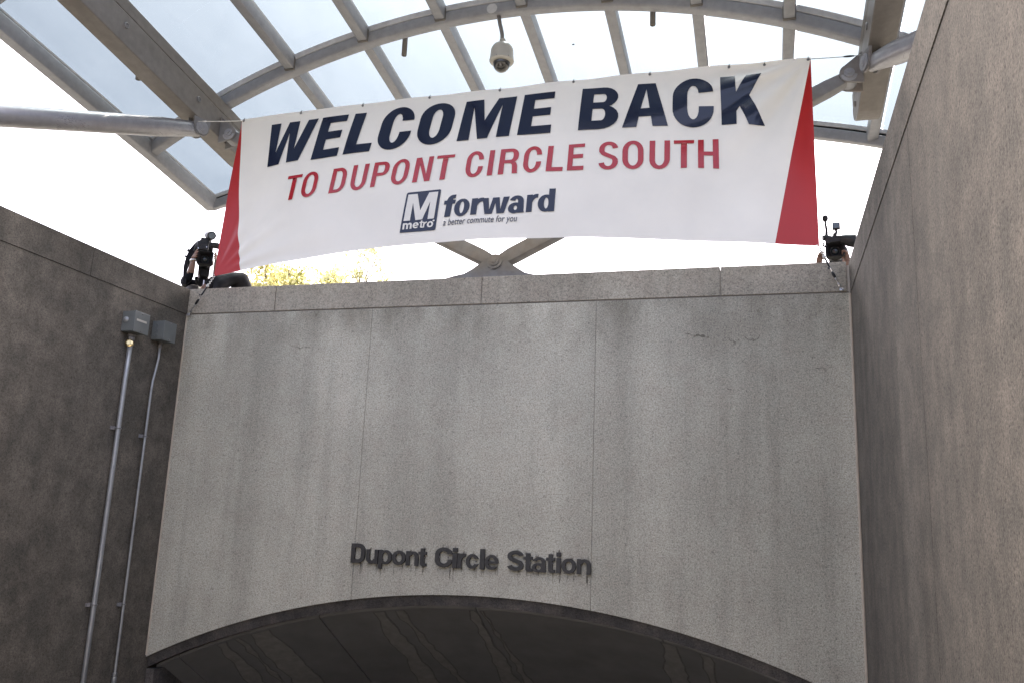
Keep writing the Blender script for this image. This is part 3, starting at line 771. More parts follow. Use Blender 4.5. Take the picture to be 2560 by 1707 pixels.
    if g == 't': return [(rect(.22,.10,.22+s,1), []), (rect(-.04,.81-t,1,.81), []), ([(.22,.2)]+arc(.62,.18,.40,.18,180,270)+[(1,0),(1,t),(.72,t)]+arc(.72,.2,.50-s,.2-t,270,180)[1:], [])]
    if g == 'i': return [(rect(0,0,1,.725), []), (rect(0,.80,1,1), [])]
    if g == 'l': return [(rect(0,0,1,1), [])]
    if g == 'p': return [(rect(0,0,s,1), []), (rr(0.05,.24,1,1,.475,.38), [rr(s,.24+t*.8,1-s,1-t*.8,.5-s,.38-t*.8)])]
    if g == 'd': return [(rect(1-s,0,1,1), []), (rr(0,0,.97,.74,.48,.37), [rr(s,t*.8,1-s,.74-t*.8,.5-s,.37-t*.8)])]
    if g == 'f': return [(rect(.146,0,.764,.80), []), (rect(-.12,.58,1.05,.76), []), ([(.146,.74)]+arc(.70,.72,.554,.28,180,92)+[(1.02,1.0),(1.0,.83)]+arc(.86,.74,.10,.085,90,180)+[(.75,.70)], [])]
    return []

def tri(piece):
    outer, holes = piece
    loops = [[Vector((x, y, 0)) for x, y in outer]]+[[Vector((x, y, 0)) for x, y in h] for h in holes]
    flat = [p for l in loops for p in l]
    return flat, tessellate_polygon(loops)

def quadmap(c):
    (ax, ay, bx, by, cx, cy, dx, dy) = c
    def f(x, y):
        return ((ax*(1-x)+bx*x)*(1-y)+(cx*(1-x)+dx*x)*y, (ay*(1-x)+by*x)*(1-y)+(cy*(1-x)+dy*x)*y)
    return f

def print_flat(pieces, f, off, maxlen=.05):
    """pieces of a glyph laid on the banner surface"""
    bm = bmesh.new()
    for k, pc in enumerate(pieces):
        flat, ts = tri(pc)
        b2 = bmesh.new(); vv = [b2.verts.new((*f(p.x, p.y), 0)) for p in flat]
        for t_ in ts:
            try: b2.faces.new([vv[i] for i in t_])
            except Exception: pass
        for _ in range(4):
            long = [e for e in b2.edges if math.hypot((e.verts[0].co.x-e.verts[1].co.x)*5.4, (e.verts[0].co.y-e.verts[1].co.y)*1.75) > maxlen]
            if not long: break
            bmesh.ops.subdivide_edges(b2, edges=long, cuts=1); bmesh.ops.triangulate(b2, faces=b2.faces)
        b2.verts.index_update(); n = len(bm.verts)
        nv = [bm.verts.new(BS(v.co.x, v.co.y, off+.0004*k)) for v in b2.verts]
        for fc in b2.faces:
            try: bm.faces.new([nv[v.index] for v in fc.verts])
            except Exception: pass
        b2.free()
    return bm
def bm_obj(bm, name, mat, parent, smooth=False):
    me = bpy.data.meshes.new(name); bm.to_mesh(me); bm.free(); me.materials.append(mat)
    if smooth: me.shade_smooth()
    o = bpy.data.objects.new(name, me); COL.objects.link(o); set_parent(o, parent); return o

HS = {'W': (.2, .2), 'E': (.385, .165), 'L': (.42, .165), 'C': (.36, .16), 'O': (.355, .16), 'M': (.24, .2), 'B': (.325, .18), 'A': (.3, .2), 'K': (.35, .2)}
for g, c in HEAD:
    bm_obj(print_flat(glyph(g, *HS[g]), quadmap(c), .006), 'headline_letter', M['ink_navy'], ban, True)
SS = {'T': (.30, .125), 'O': (.265, .125), 'D': (.28, .13), 'U': (.275, .125), 'P': (.29, .13), 'N': (.29, .13), 'C': (.28, .125), 'I': (1, 1), 'R': (.28, .13), 'L': (.33, .125), 'E': (.32, .13), 'S': (.29, .125), 'H': (.285, .135)}
for g, c in SUB:
    bm_obj(print_flat(glyph(g, *SS[g]), quadmap(c), .006), 'subtitle_letter', M['ink_red'], ban, True)
FS = {'f': (.6, .2), 'o': (.36, .17), 'r': (.50, .30), 'w': (.2, .2), 'a': (.37, .20), 'd': (.37, .17)}
for g, c in FWD:
    bm_obj(print_flat(glyph(g, *FS[g]), quadmap(c), .006), 'slogan_letter', M['ink_navy'], ban, True)
# emblem: slanted dark square, white letter and word on it
def corner_round(q, r=.10):
    out = []
    for i in range(4):
        p0, p1, p2 = q[i-1], q[i], q[(i+1) % 4]; rr_ = .015 if i == 0 else r
        a = [p1[k]+(p0[k]-p1[k])*rr_ for k in (0, 1)]; b = [p1[k]+(p2[k]-p1[k])*rr_ for k in (0, 1)]
        for j in range(5):
            f = j/4; out.append(tuple((1-f)**2*a[k]+2*f*(1-f)*p1[k]+f*f*b[k] for k in (0, 1)))
    return out
idm = lambda x, y: (x, y)
logo = bm_obj(print_flat([(corner_round(LOGO, .055), [])], idm, .005), 'emblem', M['ink_navy'], ban, True)
bm_obj(print_flat([([tuple(p) for p in LOGOM], [])], idm, .009), 'emblem_letter', M['vinyl_white'], logo, True)
MS = {'m': (.21, .26), 'e': (.30, .22), 't': (.42, .15), 'r': (.42, .3), 'o': (.29, .24)}
for g, c in MET:
    bm_obj(print_flat(glyph(g, *MS[g]), quadmap(c), .009), 'emblem_letter', M['vinyl_white'], logo, True)
du, dv_ = .0018, .0055
bm_obj(print_flat([([(DOT[0][0]+du*math.cos(R(a)), DOT[0][1]+dv_*math.sin(R(a))) for a in range(0, 360, 30)], [])], idm, .009), 'emblem_mark', M['vinyl_white'], logo, True)
# tag line in a thin sans
cu = bpy.data.curves.new('tagline', 'FONT'); cu.body = 'a better commute for you'; cu.size = 1; cu.resolution_u = 3; cu.offset = .006
to = bpy.data.objects.new('tagline', cu); COL.objects.link(to)
me = bpy.data.meshes.new_from_object(to.evaluated_get(bpy.context.evaluated_depsgraph_get()))
bpy.data.objects.remove(to)
xs = [v.co.x for v in me.vertices]; x0, x1 = min(xs), max(xs)
cu2 = bpy.data.curves.new('xh', 'FONT'); cu2.body = 'x'; to2 = bpy.data.objects.new('xh', cu2); COL.objects.link(to2)
m2 = bpy.data.meshes.new_from_object(to2.evaluated_get(bpy.context.evaluated_depsgraph_get())); xh = max(v.co.y for v in m2.vertices)
bpy.data.objects.remove(to2); bpy.data.meshes.remove(m2)
qm = quadmap([k for p in TAG for k in p])
for v in me.vertices:
    u_, v_ = qm((v.co.x-x0)/(x1-x0), v.co.y/xh); v.co = BS(u_, v_, .007)
me.materials.clear(); me.materials.append(M['ink_thin'])
for p in me.polygons: p.material_index = 0
to = bpy.data.objects.new('tagline', me); COL.objects.link(to); set_parent(to, ban)

# ---- station name in raised letters on the wall
sign = thing('station_name', 'dark raised letters spelling dupont circle station above the arch', 'sign', (2.96, -.03, -.2))
LT = [('D',1.930,2.056,0),('u',2.070,2.177,1),('p',2.184,2.302,2),('o',2.305,2.426,1),('n',2.431,2.541,1),('t',2.543,2.612,3),
 ('C',2.688,2.838,0),('i',2.840,2.881,0),('r',2.885,2.956,1),('c',2.957,3.066,1),('l',3.077,3.117,0),('e',3.118,3.235,1),
 ('S',3.310,3.443,0),('t',3.447,3.519,3),('a',3.516,3.630,1),('t',3.634,3.704,3),('i',3.714,3.751,0),('o',3.756,3.874,1),('n',3.881,3.992,1)]
BZ, XH, CH = -.274, .117, .160
LSS = {'D': (.27,.20), 'C': (.25,.19), 'S': (.27,.19), 'u': (.29,.22), 'n': (.29,.22), 'p': (.27,.17), 'o': (.26,.21), 't': (.50,.17), 'i': (1,1), 'l': (1,1), 'r': (.50,.30), 'c': (.28,.21), 'e': (.26,.185), 'a': (.27,.18)}
rnd = random.Random(4)
for g, xa, xb, kind in LT:
    z0, z1 = {0: (BZ, BZ+CH), 1: (BZ, BZ+XH), 2: (BZ-.037, BZ+XH), 3: (BZ, BZ+.144)}[kind]
    bm = bmesh.new()
    for k, pc in enumerate(glyph(g, *LSS[g])):
        flat, ts = tri(pc); yy = -.026-.0005*k
        P3 = [(xa+(xb-xa)*p.x, z0+(z1-z0)*p.y) for p in flat]
        fv = [bm.verts.new((x, yy, z)) for x, z in P3]; bv = [bm.verts.new((x, -.006, z)) for x, z in P3]
        for t_ in ts:
            try: bm.faces.new([fv[i] for i in t_]); bm.faces.new([bv[i] for i in t_][::-1])
            except Exception: pass
        n0 = 0
        for loop in [pc[0]]+pc[1]:
            L_ = len(loop)
            for i in range(L_):
                a, b = n0+i, n0+(i+1) % L_
                try: bm.faces.new((fv[a], fv[b], bv[b], bv[a]))
                except Exception: pass
            n0 += L_
    bmesh.ops.recalc_face_normals(bm, faces=bm.faces)
    lt = bm_obj(bm, 'letter', M['letter'], sign)
    for xp in (xa+(xb-xa)*.25, xa+(xb-xa)*.75):
        m = MB(); m.tube([(xp, -.020, z0+(z1-z0)*.5 if kind != 2 else BZ+.05), (xp, .004, z0+(z1-z0)*.5 if kind != 2 else BZ+.05)], .005, 6); m.build('stud', M['cast'], lt)
def run(xc, z_top, L, w, up=False):
    n = 7; vs = []; fs = []
    for i in range(n+1):
        f = i/n; hw = w*(1-f)**.6*.5+.001; xx = xc+rnd.uniform(-.002, .002)
        z = z_top+(L*f if up else -L*f); vs += [(xx-hw, -.0012, z), (xx+hw, -.0012, z)]
    for i in range(n): q = 2*i; fs.append((q, q+1, q+3, q+2))
    mesh_obj('rust_run', vs, fs, M['run'], sign)
for g, xa, xb, kind in LT:
    zt_ = {0: BZ+CH, 1: BZ+XH, 2: BZ+XH, 3: BZ+.144}[kind]; zb_ = BZ-.037 if kind == 2 else BZ
    for i in range(2): run(xa+(xb-xa)*rnd.uniform(.15, .85), zt_-.012, rnd.uniform(.02, .045), rnd.uniform(.012, .028), True)
    for i in range(2): run(xa+(xb-xa)*rnd.uniform(.1, .9), zb_+.01, rnd.uniform(.04, .13), rnd.uniform(.006, .018))
# ------------------------------------------------------------------ ropes that hold the banner
def line_pts(a, b, f0, f1, sag=0., n=8):
    a, b = Vector(a), Vector(b); out = []
    for i in range(n+1):
        f = f0+(f1-f0)*i/n; p = a.lerp(b, f); p.z -= sag*4*f*(1-f); out.append(p)
    return out
a = BS(.003, .988, .004); b = Vector((-.215, .10, 4.03))
t = thing('tie_wire', 'thin wire from the upper left banner corner to the left girder bracket', 'wire', a, 'lines that stretch the banner')
m = MB(); m.tube(line_pts(a, b, 0, 1, .004), .0042, 6); m.build('wire', M['cord'], t)
m = MB(); m.tube(line_pts(a, b, .80, .92, .004, 3), [.006, .011, .010, .005], 8); m.build('cable_clip', M['bare_metal'], t)
a = BS(.997, .990, .004); b = Vector((6.19, .12, 4.03))
t = thing('tie_wire', 'thin wire from the upper right banner corner to the right girder bracket', 'wire', a, 'lines that stretch the banner')
m = MB(); m.tube(line_pts(a, b, 0, 1, .003), .0038, 6); m.build('wire', M['cast'], t)
m = MB(); m.tube(line_pts(a, b, .64, .84, .003, 3), [.006, .009, .009, .005], 8); m.build('turnbuckle', M['black_plastic'], t)
def lower_tie(a, b, lab):
    t = thing('tie_rope', lab, 'rope', b, 'lines that stretch the banner')
    m = MB()
    # white cord wound twice from the grommet to the hook
    d = (Vector(b)-Vector(a)); n1 = d.normalized().orthogonal().normalized(); n2 = d.normalized().cross(n1)
    pts = []
    for i in range(40):
        f = .27*i/39; ph = i*.75; pts.append(Vector(a)+d*f+(n1*math.cos(ph)+n2*math.sin(ph))*.007)
    m.tube(pts, .0048, 6); m.build('cord', M['cord'], t)
    m = MB(); m.sphere(Vector(a)+d*.27, .015, 8); m.build('knot', M['cord'], t)
    m = MB(); m.tube(line_pts(a, b, .25, .50), .0075, 8); m.tube([Vector(a)+d*.50, Vector(a)+d*.52+n1*.012, Vector(a)+d*.50+n1*.022], .006, 6); m.build('hook', M['black_plastic'], t)
    m = MB(); m.tube(line_pts(a, b, .48, .62), .003, 6); m.build('wire', M['bare_metal'], t)
    m = MB(); m.tube(line_pts(a, b, .60, .74, 0, 4), [.005, .011, .011, .011, .006], 8); m.build('turnbuckle', M['black_plastic'], t)
    m = MB(); m.tube(line_pts(a, b, .72, .97, 0, 6), [.005, .009, .004, .004, .009, .009, .004], 8)
    q = Vector(b); m.tube([q+Vector((.012*math.cos(R(x)), -.006, .012*math.sin(R(x)))) for x in range(0, 361, 30)], .0035, 6)
    m.tube([q+Vector((0, -.006, 0)), q+Vector((0, .035, -.004))], .005, 6); m.build('eye_bolt', M['bare_metal'], t)
lower_tie(BS(.002, .004, .004), (.046, -.028, 1.94), 'rope and hook tying the lower left banner corner to the coping joint')
lower_tie(BS(.998, .004, .004), (5.928, -.028, 1.966), 'rope and hook tying the lower right banner corner to the coping joint')

# ------------------------------------------------------------------ boxes and conduits on the left wall
def jbox(lab, y0, y1, z0, z1, d, bolts, plate):
    t = thing('junction_box', lab, 'junction box', (0, (y0+y1)/2, z0), 'grey boxes high on the left wall')
    m = MB(); m.bbox(.003, d, y0, y1, z0, z1, .004); m.build('body', M['box_grey'], t)
    m = MB(); m.bbox(d+.001, d+.014, y0-.004, y1+.004, z0-.004, z1+.004, .003); m.build('cover', M['box_grey'], t)
    for z in (z0+.012, z1-.012):
        m = MB(); m.disc((d+.014, (y0+y1)/2, z), (1, 0, 0), .007, .005, 8, .002); m.build('screw', M['cast'], t)
    if bolts == 1:
        m = MB(); m.lathe((d*.36, y0, (z0+z1)/2+.012), (0, -1, 0), [(.027, 0), (.027, .003), (.022, .006), (.021, .011), (.012, .016), (.003, .018)], 18); m.build('plug', M['galv'], t, 40)
    else:
        for k in (.24, .5, .76):
            m = MB(); m.lathe((d*.42, y0, z0+(z1-z0)*k), (0, -1, 0), [(.018, 0), (.018, .0025), (.0155, .003), (.0150, .001), (.006, .001)], 18); m.build('knockout', M['box_grey'], t, 40)
    if plate:
        m = MB(); m.box(d+.0145, d+.0160, y0+.022, y1-.035, z0+.093, z0+.111); m.build('name_plate', M['cam_white'], t)
    return t
jbox('grey junction box with a domed plug and label strip, left of the two boxes', -.86, -.675, 1.590, 1.765, .122, 1, True)
jbox('grey junction box with three knockouts, nearer the wall corner', -.462, -.295, 1.603, 1.775, .118, 3, False)
def conduit(lab, path, r, clamps, sun_spot):
    t = thing('conduit_pipe', lab, 'conduit', path[-1], 'conduits running down the left wall')
    m = MB(); m.tube(path, r, 14); m.build('pipe', M['galv'], t, True)
    p = Vector(path[0])
    m = MB(); m.lathe((p.x, p.y, p.z-.055), (0, 0, 1), [(r*1.25, 0), (r*1.35, .006), (r*1.35, .030), (r*1.15, .033), (r*1.6, .036), (r*1.6, .050), (r*1.2, .056)], 12); m.build('connector', M['cast'], t, 40)
    if sun_spot:
        m = MB(); m.lathe((p.x+.006, p.y-.030, p.z-.080), (.35, -.93, .1), [(.030, -.03), (.033, -.028), (.033, -.002), (.029, 0), (.020, .001), (.018, .004), (.006, .004)], 20); m.build('sun_spot_ring', M['sun_spot'], t, 40)  # golden sun spot on the conduit, built as an added shiny metal ring
    for z in clamps:
        # pipe y at z
        y = p.y
        for q0, q1 in zip(path[:-1], path[1:]):
            if q1[2] <= z <= q0[2]: y = q0[1]+(q1[1]-q0[1])*(q0[2]-z)/(q0[2]-q1[2])
        m = MB(); m.box(.003, .012, y-r-.045, y+r+.006, z-.014, z+.014)
        m.box(.012, .034, y-r-.030, y-r-.022, z-.014, z+.014)
        m.tube([(path[0][0]+(r+.003)*math.cos(R(x)), y+(r+.003)*math.sin(R(x)), z) for x in range(-100, 101, 20)], .0055, 6)
        m.build('clamp', M['cast'], t)
    return t
conduit('thick galvanised conduit with a sun spot built as a gold ring under the left junction box', [(.034, -.752, 1.585), (.034, -.762, 1.2), (.034, -.766, .4), (.034, -.772, -.7), (.034, -.790, -2.6)], .0205, (.763, -.68), True)
t2 = conduit('thin galvanised conduit bending down from the box nearer the corner', [(.028, -.357, 1.60), (.028, -.358, 1.45), (.028, -.372, 1.36), (.028, -.396, 1.24), (.028, -.402, 1.14), (.028, -.405, .3), (.028, -.405, -1.23), (.028, -.405, -1.30), (.028, -.42, -2.6)], .0115, (.735, -.70), False)
m = MB(); m.lathe((.028, -.405, -1.34), (0, 0, 1), [(.016, 0), (.021, .01), (.021, .05), (.016, .055), (.020, .06), (.020, .085), (.013, .09)], 12); m.build('coupling', M['galv'], t2, 40)

# ------------------------------------------------------------------ people
def body(name, joints, bones, mats, parent):
    """one continuous skin over a skeleton; joints: name -> (point, radius); bones: (a, b, material index)"""
    bm = bmesh.new(); lay = bm.verts.layers.skin.verify(); V = {}
    for k, (p, r) in joints.items():
        v = bm.verts.new(p); V[k] = v
        r = r if isinstance(r, tuple) else (r, r)
        v[lay].radius = r; v[lay].use_root = (k == 'pelvis')
    for a, b, mi in bones: bm.edges.new((V[a], V[b]))
    me = bpy.data.meshes.new(name+'_skeleton'); bm.to_mesh(me); bm.free()
    o = bpy.data.objects.new(name+'_skeleton', me); COL.objects.link(o)
    sk = o.modifiers.new('skin', 'SKIN'); sk.use_smooth_shade = True
    ss = o.modifiers.new('sub', 'SUBSURF'); ss.levels = 2; ss.render_levels = 2
    res = bpy.data.meshes.new_from_object(o.evaluated_get(bpy.context.evaluated_depsgraph_get()))
    bpy.data.objects.remove(o)
    res.materials.clear()
    for q in mats: res.materials.append(q)
    seg = [(Vector(joints[a][0]), Vector(joints[b][0]), mi) for a, b, mi in bones]
    for p in res.polygons:
        c = p.center; best = 1e9; bi = 0
        for a, b, mi in seg:
            d = b-a; f = max(0, min(1, (c-a).dot(d)/max(d.length_squared, 1e-9))); q = (a+d*f-c).length
            if q < best: best = q; bi = mi
        p.material_index = bi; p.use_smooth = True
    ob = bpy.data.objects.new(name, res); COL.objects.link(ob); set_parent(ob, parent)
    return ob
def hand_chain(J, Bn, pre, wrist, palm, tips, mi, thumb, LF):
    """palm with four bent fingers and a thumb; points given as local tuples"""
    J[pre+'palm'] = (LF(*palm), (.026, .015)); Bn.append((wrist, pre+'palm', mi))
    for i, (kn, mid, tip) in enumerate(tips):
        for nm, p, r in (('k', kn, .0105), ('m', mid, .0092), ('t', tip, .0075)): J[f'{pre}{i}{nm}'] = (LF(*p), r)
        Bn += [(pre+'palm', f'{pre}{i}k', mi), (f'{pre}{i}k', f'{pre}{i}m', mi), (f'{pre}{i}m', f'{pre}{i}t', mi)]
    J[pre+'th1'] = (LF(*thumb[0]), .012); J[pre+'th2'] = (LF(*thumb[1]), .009)
    Bn += [(wrist, pre+'th1', mi), (pre+'th1', pre+'th2', mi)]
def head_parts(t, c, fwd, up_=Vector((0, 0, 1)), cap=False):
    """hair, ears, eyes and mouth on a head centred at c looking along fwd"""
    c = Vector(c); fwd = Vector(fwd).normalized(); sd_ = fwd.cross(up_).normalized(); upv = sd_.cross(fwd)
    def P(a, b, z): return c+sd_*a+fwd*b+upv*z
    m = MB(); vs = []; fs = []
    n = 14
    for i in range(8):
        th = R(8+13.2*i)
        for j in range(n):
            ph = 2*math.pi*j/n
            x = .086*math.sin(th)*math.cos(ph); y = .104*math.sin(th)*math.sin(ph); z = .118*math.cos(th)
            if y > .05 and th > R(55): y = .05
            vs.append(P(x, y-.006, z+.012))
    for i in range(7):
        for j in range(n): k = (j+1) % n; fs.append((i*n+j, (i+1)*n+j, (i+1)*n+k, i*n+k))
    fs.append(tuple(range(n)))
    mesh_obj('hair', vs, fs, M['hair'], t, True)
    for sg in (-1, 1):
        m = MB(); m.sphere(P(sg*.080, -.005, -.01), .028, 8, (.5, .6, 1.1)); m.build('ear', M['skin'], t, True)
        m = MB(); m.sphere(P(sg*.032, .088, .008), .012, 8); m.build('eye', M['cam_white'], t, True)
    m = MB(); m.sphere(P(0, .090, -.055), .018, 8, (1.3, .5, .4)); m.build('mouth', M['skin'], t, True)

# ---- left operator: frame turned towards the viewer, b = away from the viewer
OL = Vector((-.48, .85, 0)); sL = Vector((.808, .589, 0)); nL = Vector((-.589, .808, 0))
def LL(a, b, z): return OL+sL*a+nL*b+Vector((0, 0, z))
pa = thing('person', 'person in a navy short-sleeved shirt working a video camera at the left parapet corner', 'person', LL(0, .5, GZ), 'camera crew on the plaza')
J = {'pelvis': (LL(0, .56, 2.12), (.155, .115)), 'belly': (LL(0, .55, 2.30), (.145, .105)), 'chest': (LL(0, .52, 2.52), (.165, .11)), 'neck0': (LL(0, .50, 2.68), (.07, .07)), 'neck': (LL(0, .48, 2.76), (.052, .055)),
     'chin': (LL(0, .44, 2.82), (.062, .075)), 'head': (LL(0, .45, 2.90), (.074, .090)), 'crown': (LL(0, .46, 2.97), (.05, .06)), 'nose': (LL(0, .345, 2.885), .012)}
Bn = [('pelvis','belly',0),('belly','chest',0),('chest','neck0',0),('neck0','neck',1),('neck','chin',1),('chin','head',1),('head','crown',1),('head','nose',1)]
for sg, pre in ((-1,'l'),(1,'r')):
    J[pre+'sh'] = (LL(sg*.19, .47, 2.645), .062); J[pre+'el0'] = (LL(sg*.150, .13, 2.60), .050); J[pre+'el'] = (LL(sg*.132, .06, 2.635), .041)
    J[pre+'fa'] = (LL(sg*.126, .045, 2.70), .037); J[pre+'wr'] = (LL(sg*.118, .03, 2.785), .026)
    J[pre+'hip'] = (LL(sg*.10, .57, 2.03), .095); J[pre+'kn'] = (LL(sg*.11, .54, 1.66), .062); J[pre+'an'] = (LL(sg*.12, .58, 1.28), .042); J[pre+'toe'] = (LL(sg*.13, .40, 1.235), .035)
    Bn += [('chest',pre+'sh',0),(pre+'sh',pre+'el0',0),(pre+'el0',pre+'el',0),(pre+'el',pre+'fa',1),(pre+'fa',pre+'wr',1),('pelvis',pre+'hip',2),(pre+'hip',pre+'kn',2),(pre+'kn',pre+'an',2),(pre+'an',pre+'toe',3)]
    x = sg
    tips = [((x*.112,.01,2.850),(x*.100,-.02,2.872),(x*.086,-.035,2.885)), ((x*.106,.0,2.838),(x*.094,-.035,2.852),(x*.080,-.045,2.860)), ((x*.104,-.005,2.822),(x*.093,-.04,2.828),(x*.080,-.048,2.832)), ((x*.106,-.005,2.806),(x*.097,-.032,2.806),(x*.084,-.040,2.806))]
    hand_chain(J, Bn, pre, pre+'wr', (x*.118,.015,2.822), tips, 1, ((x*.112,.045,2.83),(x*.094,.06,2.85)), LL)
body('body', J, Bn, [M['cloth_navy'], M['skin'], M['trousers'], M['black_matte']], pa)
head_parts(pa, LL(0, .45, 2.90), -nL)
m = MB(); q = [LL(-.119+.031*math.cos(R(x)), .030+.028*math.sin(R(x)), 2.778+.006*math.cos(R(x))) for x in range(0, 361, 30)]; m.tube(q, .011, 8); m.build('wrist_watch', M['bare_metal'], pa, True)

# ---- second person stooping beside the tripod
pb = thing('person', 'person in a charcoal jacket stooping behind the wall beside the tripod', 'person', LL(.34, .2, GZ), 'camera crew on the plaza')
J = {'pelvis': (LL(.37, .24, 2.19), (.15, .12)), 'waist': (LL(.42, .18, 2.46), (.115, .12)), 'back': (LL(.395, .10, 2.70), (.115, .12)), 'shoulder': (LL(.22, .08, 2.66), (.14, .14)), 'neck': (LL(.06, .10, 2.50), .055), 'head': (LL(-.06, .09, 2.40), (.078, .09)), 'crown': (LL(-.13, .09, 2.34), .055)}
Bn = [('pelvis','waist',0),('waist','back',0),('back','shoulder',0),('shoulder','neck',0),('neck','head',1),('head','crown',1)]
for sg, pre in ((-1,'l'),(1,'r')):
    J[pre+'sh'] = (LL(.17, .12+sg*.17, 2.52), .066); J[pre+'el'] = (LL(.14, .10+sg*.22, 2.26), .048); J[pre+'wr'] = (LL(.02, .05+sg*.17, 2.10), .030)
    J[pre+'hip'] = (LL(.37, .25+sg*.10, 2.08), .095); J[pre+'kn'] = (LL(.33, .25+sg*.12, 1.66), .062); J[pre+'an'] = (LL(.38, .27+sg*.12, 1.28), .042); J[pre+'toe'] = (LL(.24, .25+sg*.13, 1.235), .035)
    Bn += [('shoulder',pre+'sh',0),(pre+'sh',pre+'el',0),(pre+'el',pre+'wr',0),('pelvis',pre+'hip',2),(pre+'hip',pre+'kn',2),(pre+'kn',pre+'an',2),(pre+'an',pre+'toe',3)]
    yy = .05+sg*.17
    tips = [((-.02,yy+k,2.04),(-.03,yy+k,2.01),(-.025,yy+k,1.98)) for k in (-.03,-.01,.01,.03)]
    hand_chain(J, Bn, pre, pre+'wr', (0,yy,2.065), tips, 1, ((.015,yy-.04,2.05),(.0,yy-.05,2.02)), LL)
body('body', J, Bn, [M['cloth_jacket'], M['skin'], M['trousers'], M['black_matte']], pb)
head_parts(pb, LL(-.06, .09, 2.40), Vector((-.5, -.3, -.8)), Vector((-.8, -.5, .5)))
# creases in the cloth
me = pb.children[0].data
for v in me.vertices:
    w = Vector(v.co)
    if w.z > 2.2:
        v.co = w+Vector(v.normal)*(.006*math.sin(w.z*46+w.x*31)+.004*math.sin(w.x*58-w.z*27+w.y*19))


# ---- video cameras
def video_camera(lab, LF, side, z0, right=False):
    t = thing('video_camera', lab, 'video camera', LF(0, 0, z0), 'video cameras on the parapet')
    def hexl(m, a0, a1, b0, b1, za, zb_, bev=.006):
        bm = bmesh.new(); vv = [bm.verts.new(p) for p in [(a0,b0,za),(a1,b0,za),(a1,b1,za),(a0,b1,za),(a0,b0,zb_),(a1,b0,zb_),(a1,b1,zb_),(a0,b1,zb_)]]
        for f in [(3,2,1,0),(4,5,6,7),(0,1,5,4),(1,2,6,5),(2,3,7,6),(3,0,4,7)]: bm.faces.new([vv[i] for i in f])
        bmesh.ops.bevel(bm, geom=list(bm.edges), offset=bev, segments=2, profile=.6, affect='EDGES'); bm.verts.index_update()
        m.add([LF(*v.co) for v in bm.verts], [[v.index for v in f.verts] for f in bm.faces]); bm.free()
    def hood(a0, a1, za, zb_, dep, rad):
        # hollow shade: four rounded walls, dark inside, lens at the bottom
        m = MB(); n = 24; vs = []
        def ring(k, b):
            c0, c1 = (a0+a1)/2, (za+zb_)/2; hw, hh = (a1-a0)/2*k, (zb_-za)/2*k
            return [LF(c0+p[0], b, c1+p[1]) for p in rr(-hw, -hh, hw, hh, rad*k, rad*k)]
        rings = [ring(.93, dep), ring(1., 0), ring(.93, -.004), ring(.84, .004), ring(.62, dep*.8)]
        L_ = len(rings[0])
        for r_ in rings: vs += r_
        fs = []
        for k in range(4):
            for i in range(L_): j = (i+1) % L_; fs.append((k*L_+i, k*L_+j, (k+1)*L_+j, (k+1)*L_+i))
        fs.append(tuple(range(4*L_, 5*L_)))
        m.add(vs, fs); mb_ = m.build('matte_box', M['black_matte'], t, 40)
        c = LF((a0+a1)/2, dep*.78, (za+zb_)/2); ax = LF(0, 0, 0)-LF(0, 1, 0)
        m = MB(); m.lathe(c, ax, [(.044, 0), (.046, .012), (.041, .016), (.040, .008), (.036, .006)], 24); m.build('lens_ring', M['black_plastic'], mb_, 40)
        m = MB(); m.lathe(c, ax, [(.036, .004), (.030, .011), (.018, .015), (.004, .017)], 24); m.build('lens_glass', M['lens'], mb_, True)
    def tubel(m, pts, r, n=12): m.tube([LF(*p) for p in pts], r, n)
    return t, hexl, hood, tubel
t, hexl, hood, tubel = video_camera('video camera with a square matte box and top lamp on the left tripod', LL, 0, 2.75)
hood(-.082, .080, 2.742, 2.888, .10, .010)
m = MB(); tubel(m, [(0,.09,2.815),(0,.16,2.815),(0,.165,2.815),(0,.30,2.815)], [.052,.052,.060,.056], 20); m.build('lens_barrel', M['black_plastic'], t, 40)
m = MB(); hexl(m, -.062, .062, .26, .60, 2.74, 2.95); hexl(m, -.070, .070, .10, .42, 2.895, 3.03, .012); m.build('camera_body', M['black_plastic'], t)
m = MB(); tubel(m, [(-.118,.10,2.90),(-.105,.08,2.955),(-.07,.06,3.01),(-.02,.06,3.028),(.03,.10,3.02),(.05,.22,3.0),(.05,.30,2.96)], .017); hexl(m, -.10, .02, .02, .13, 2.905, 2.995, .012); hexl(m, -.07, .03, .03, .12, 2.985, 3.05, .010); m.build('top_handle', M['black_plastic'], t)
m = MB(); tubel(m, [(.03,.0,2.955),(.065,.01,2.968),(.10,.02,2.972),(.15,.05,2.972)], [.026,.033,.036,.028], 14); m.build('viewfinder', M['black_plastic'], t, 40)
m = MB(); tubel(m, [(.020,.12,2.98),(.026,.08,3.07)], .022, 8); tubel(m, [(-.002,.13,3.105),(.010,.06,3.09),(.034,.0,3.067),(.038,-.03,3.064)], [.034,.040,.046,.048], 18); lm = m.build('lamp_head', M['black_plastic'], t, 40)
m = MB(); d = (LL(.039,-.03,3.0632)-LL(.034,.0,3.067)).normalized(); m.disc(LL(.0382,-.0302,3.0638), d, .034, .003, 20); m.build('lamp_lens', M['led_lens'], lm)
m = MB(); tubel(m, [(-.018,.10,3.118),(.002,.07,3.102)], [.022,.022], 14); m.build('lamp_cap', M['bare_metal'], lm, 40)
for k, (a_, z_) in enumerate(((-.07, 2.935), (-.085, 2.915), (-.055, 2.96), (.0, 2.94), (-.03, 2.925))):
    m = MB(); m.disc(LL(a_, .015, z_), -nL, .006, .005, 8); m.build('knob', M['bare_metal'] if k in (1, 3) else M['black_plastic'], t)
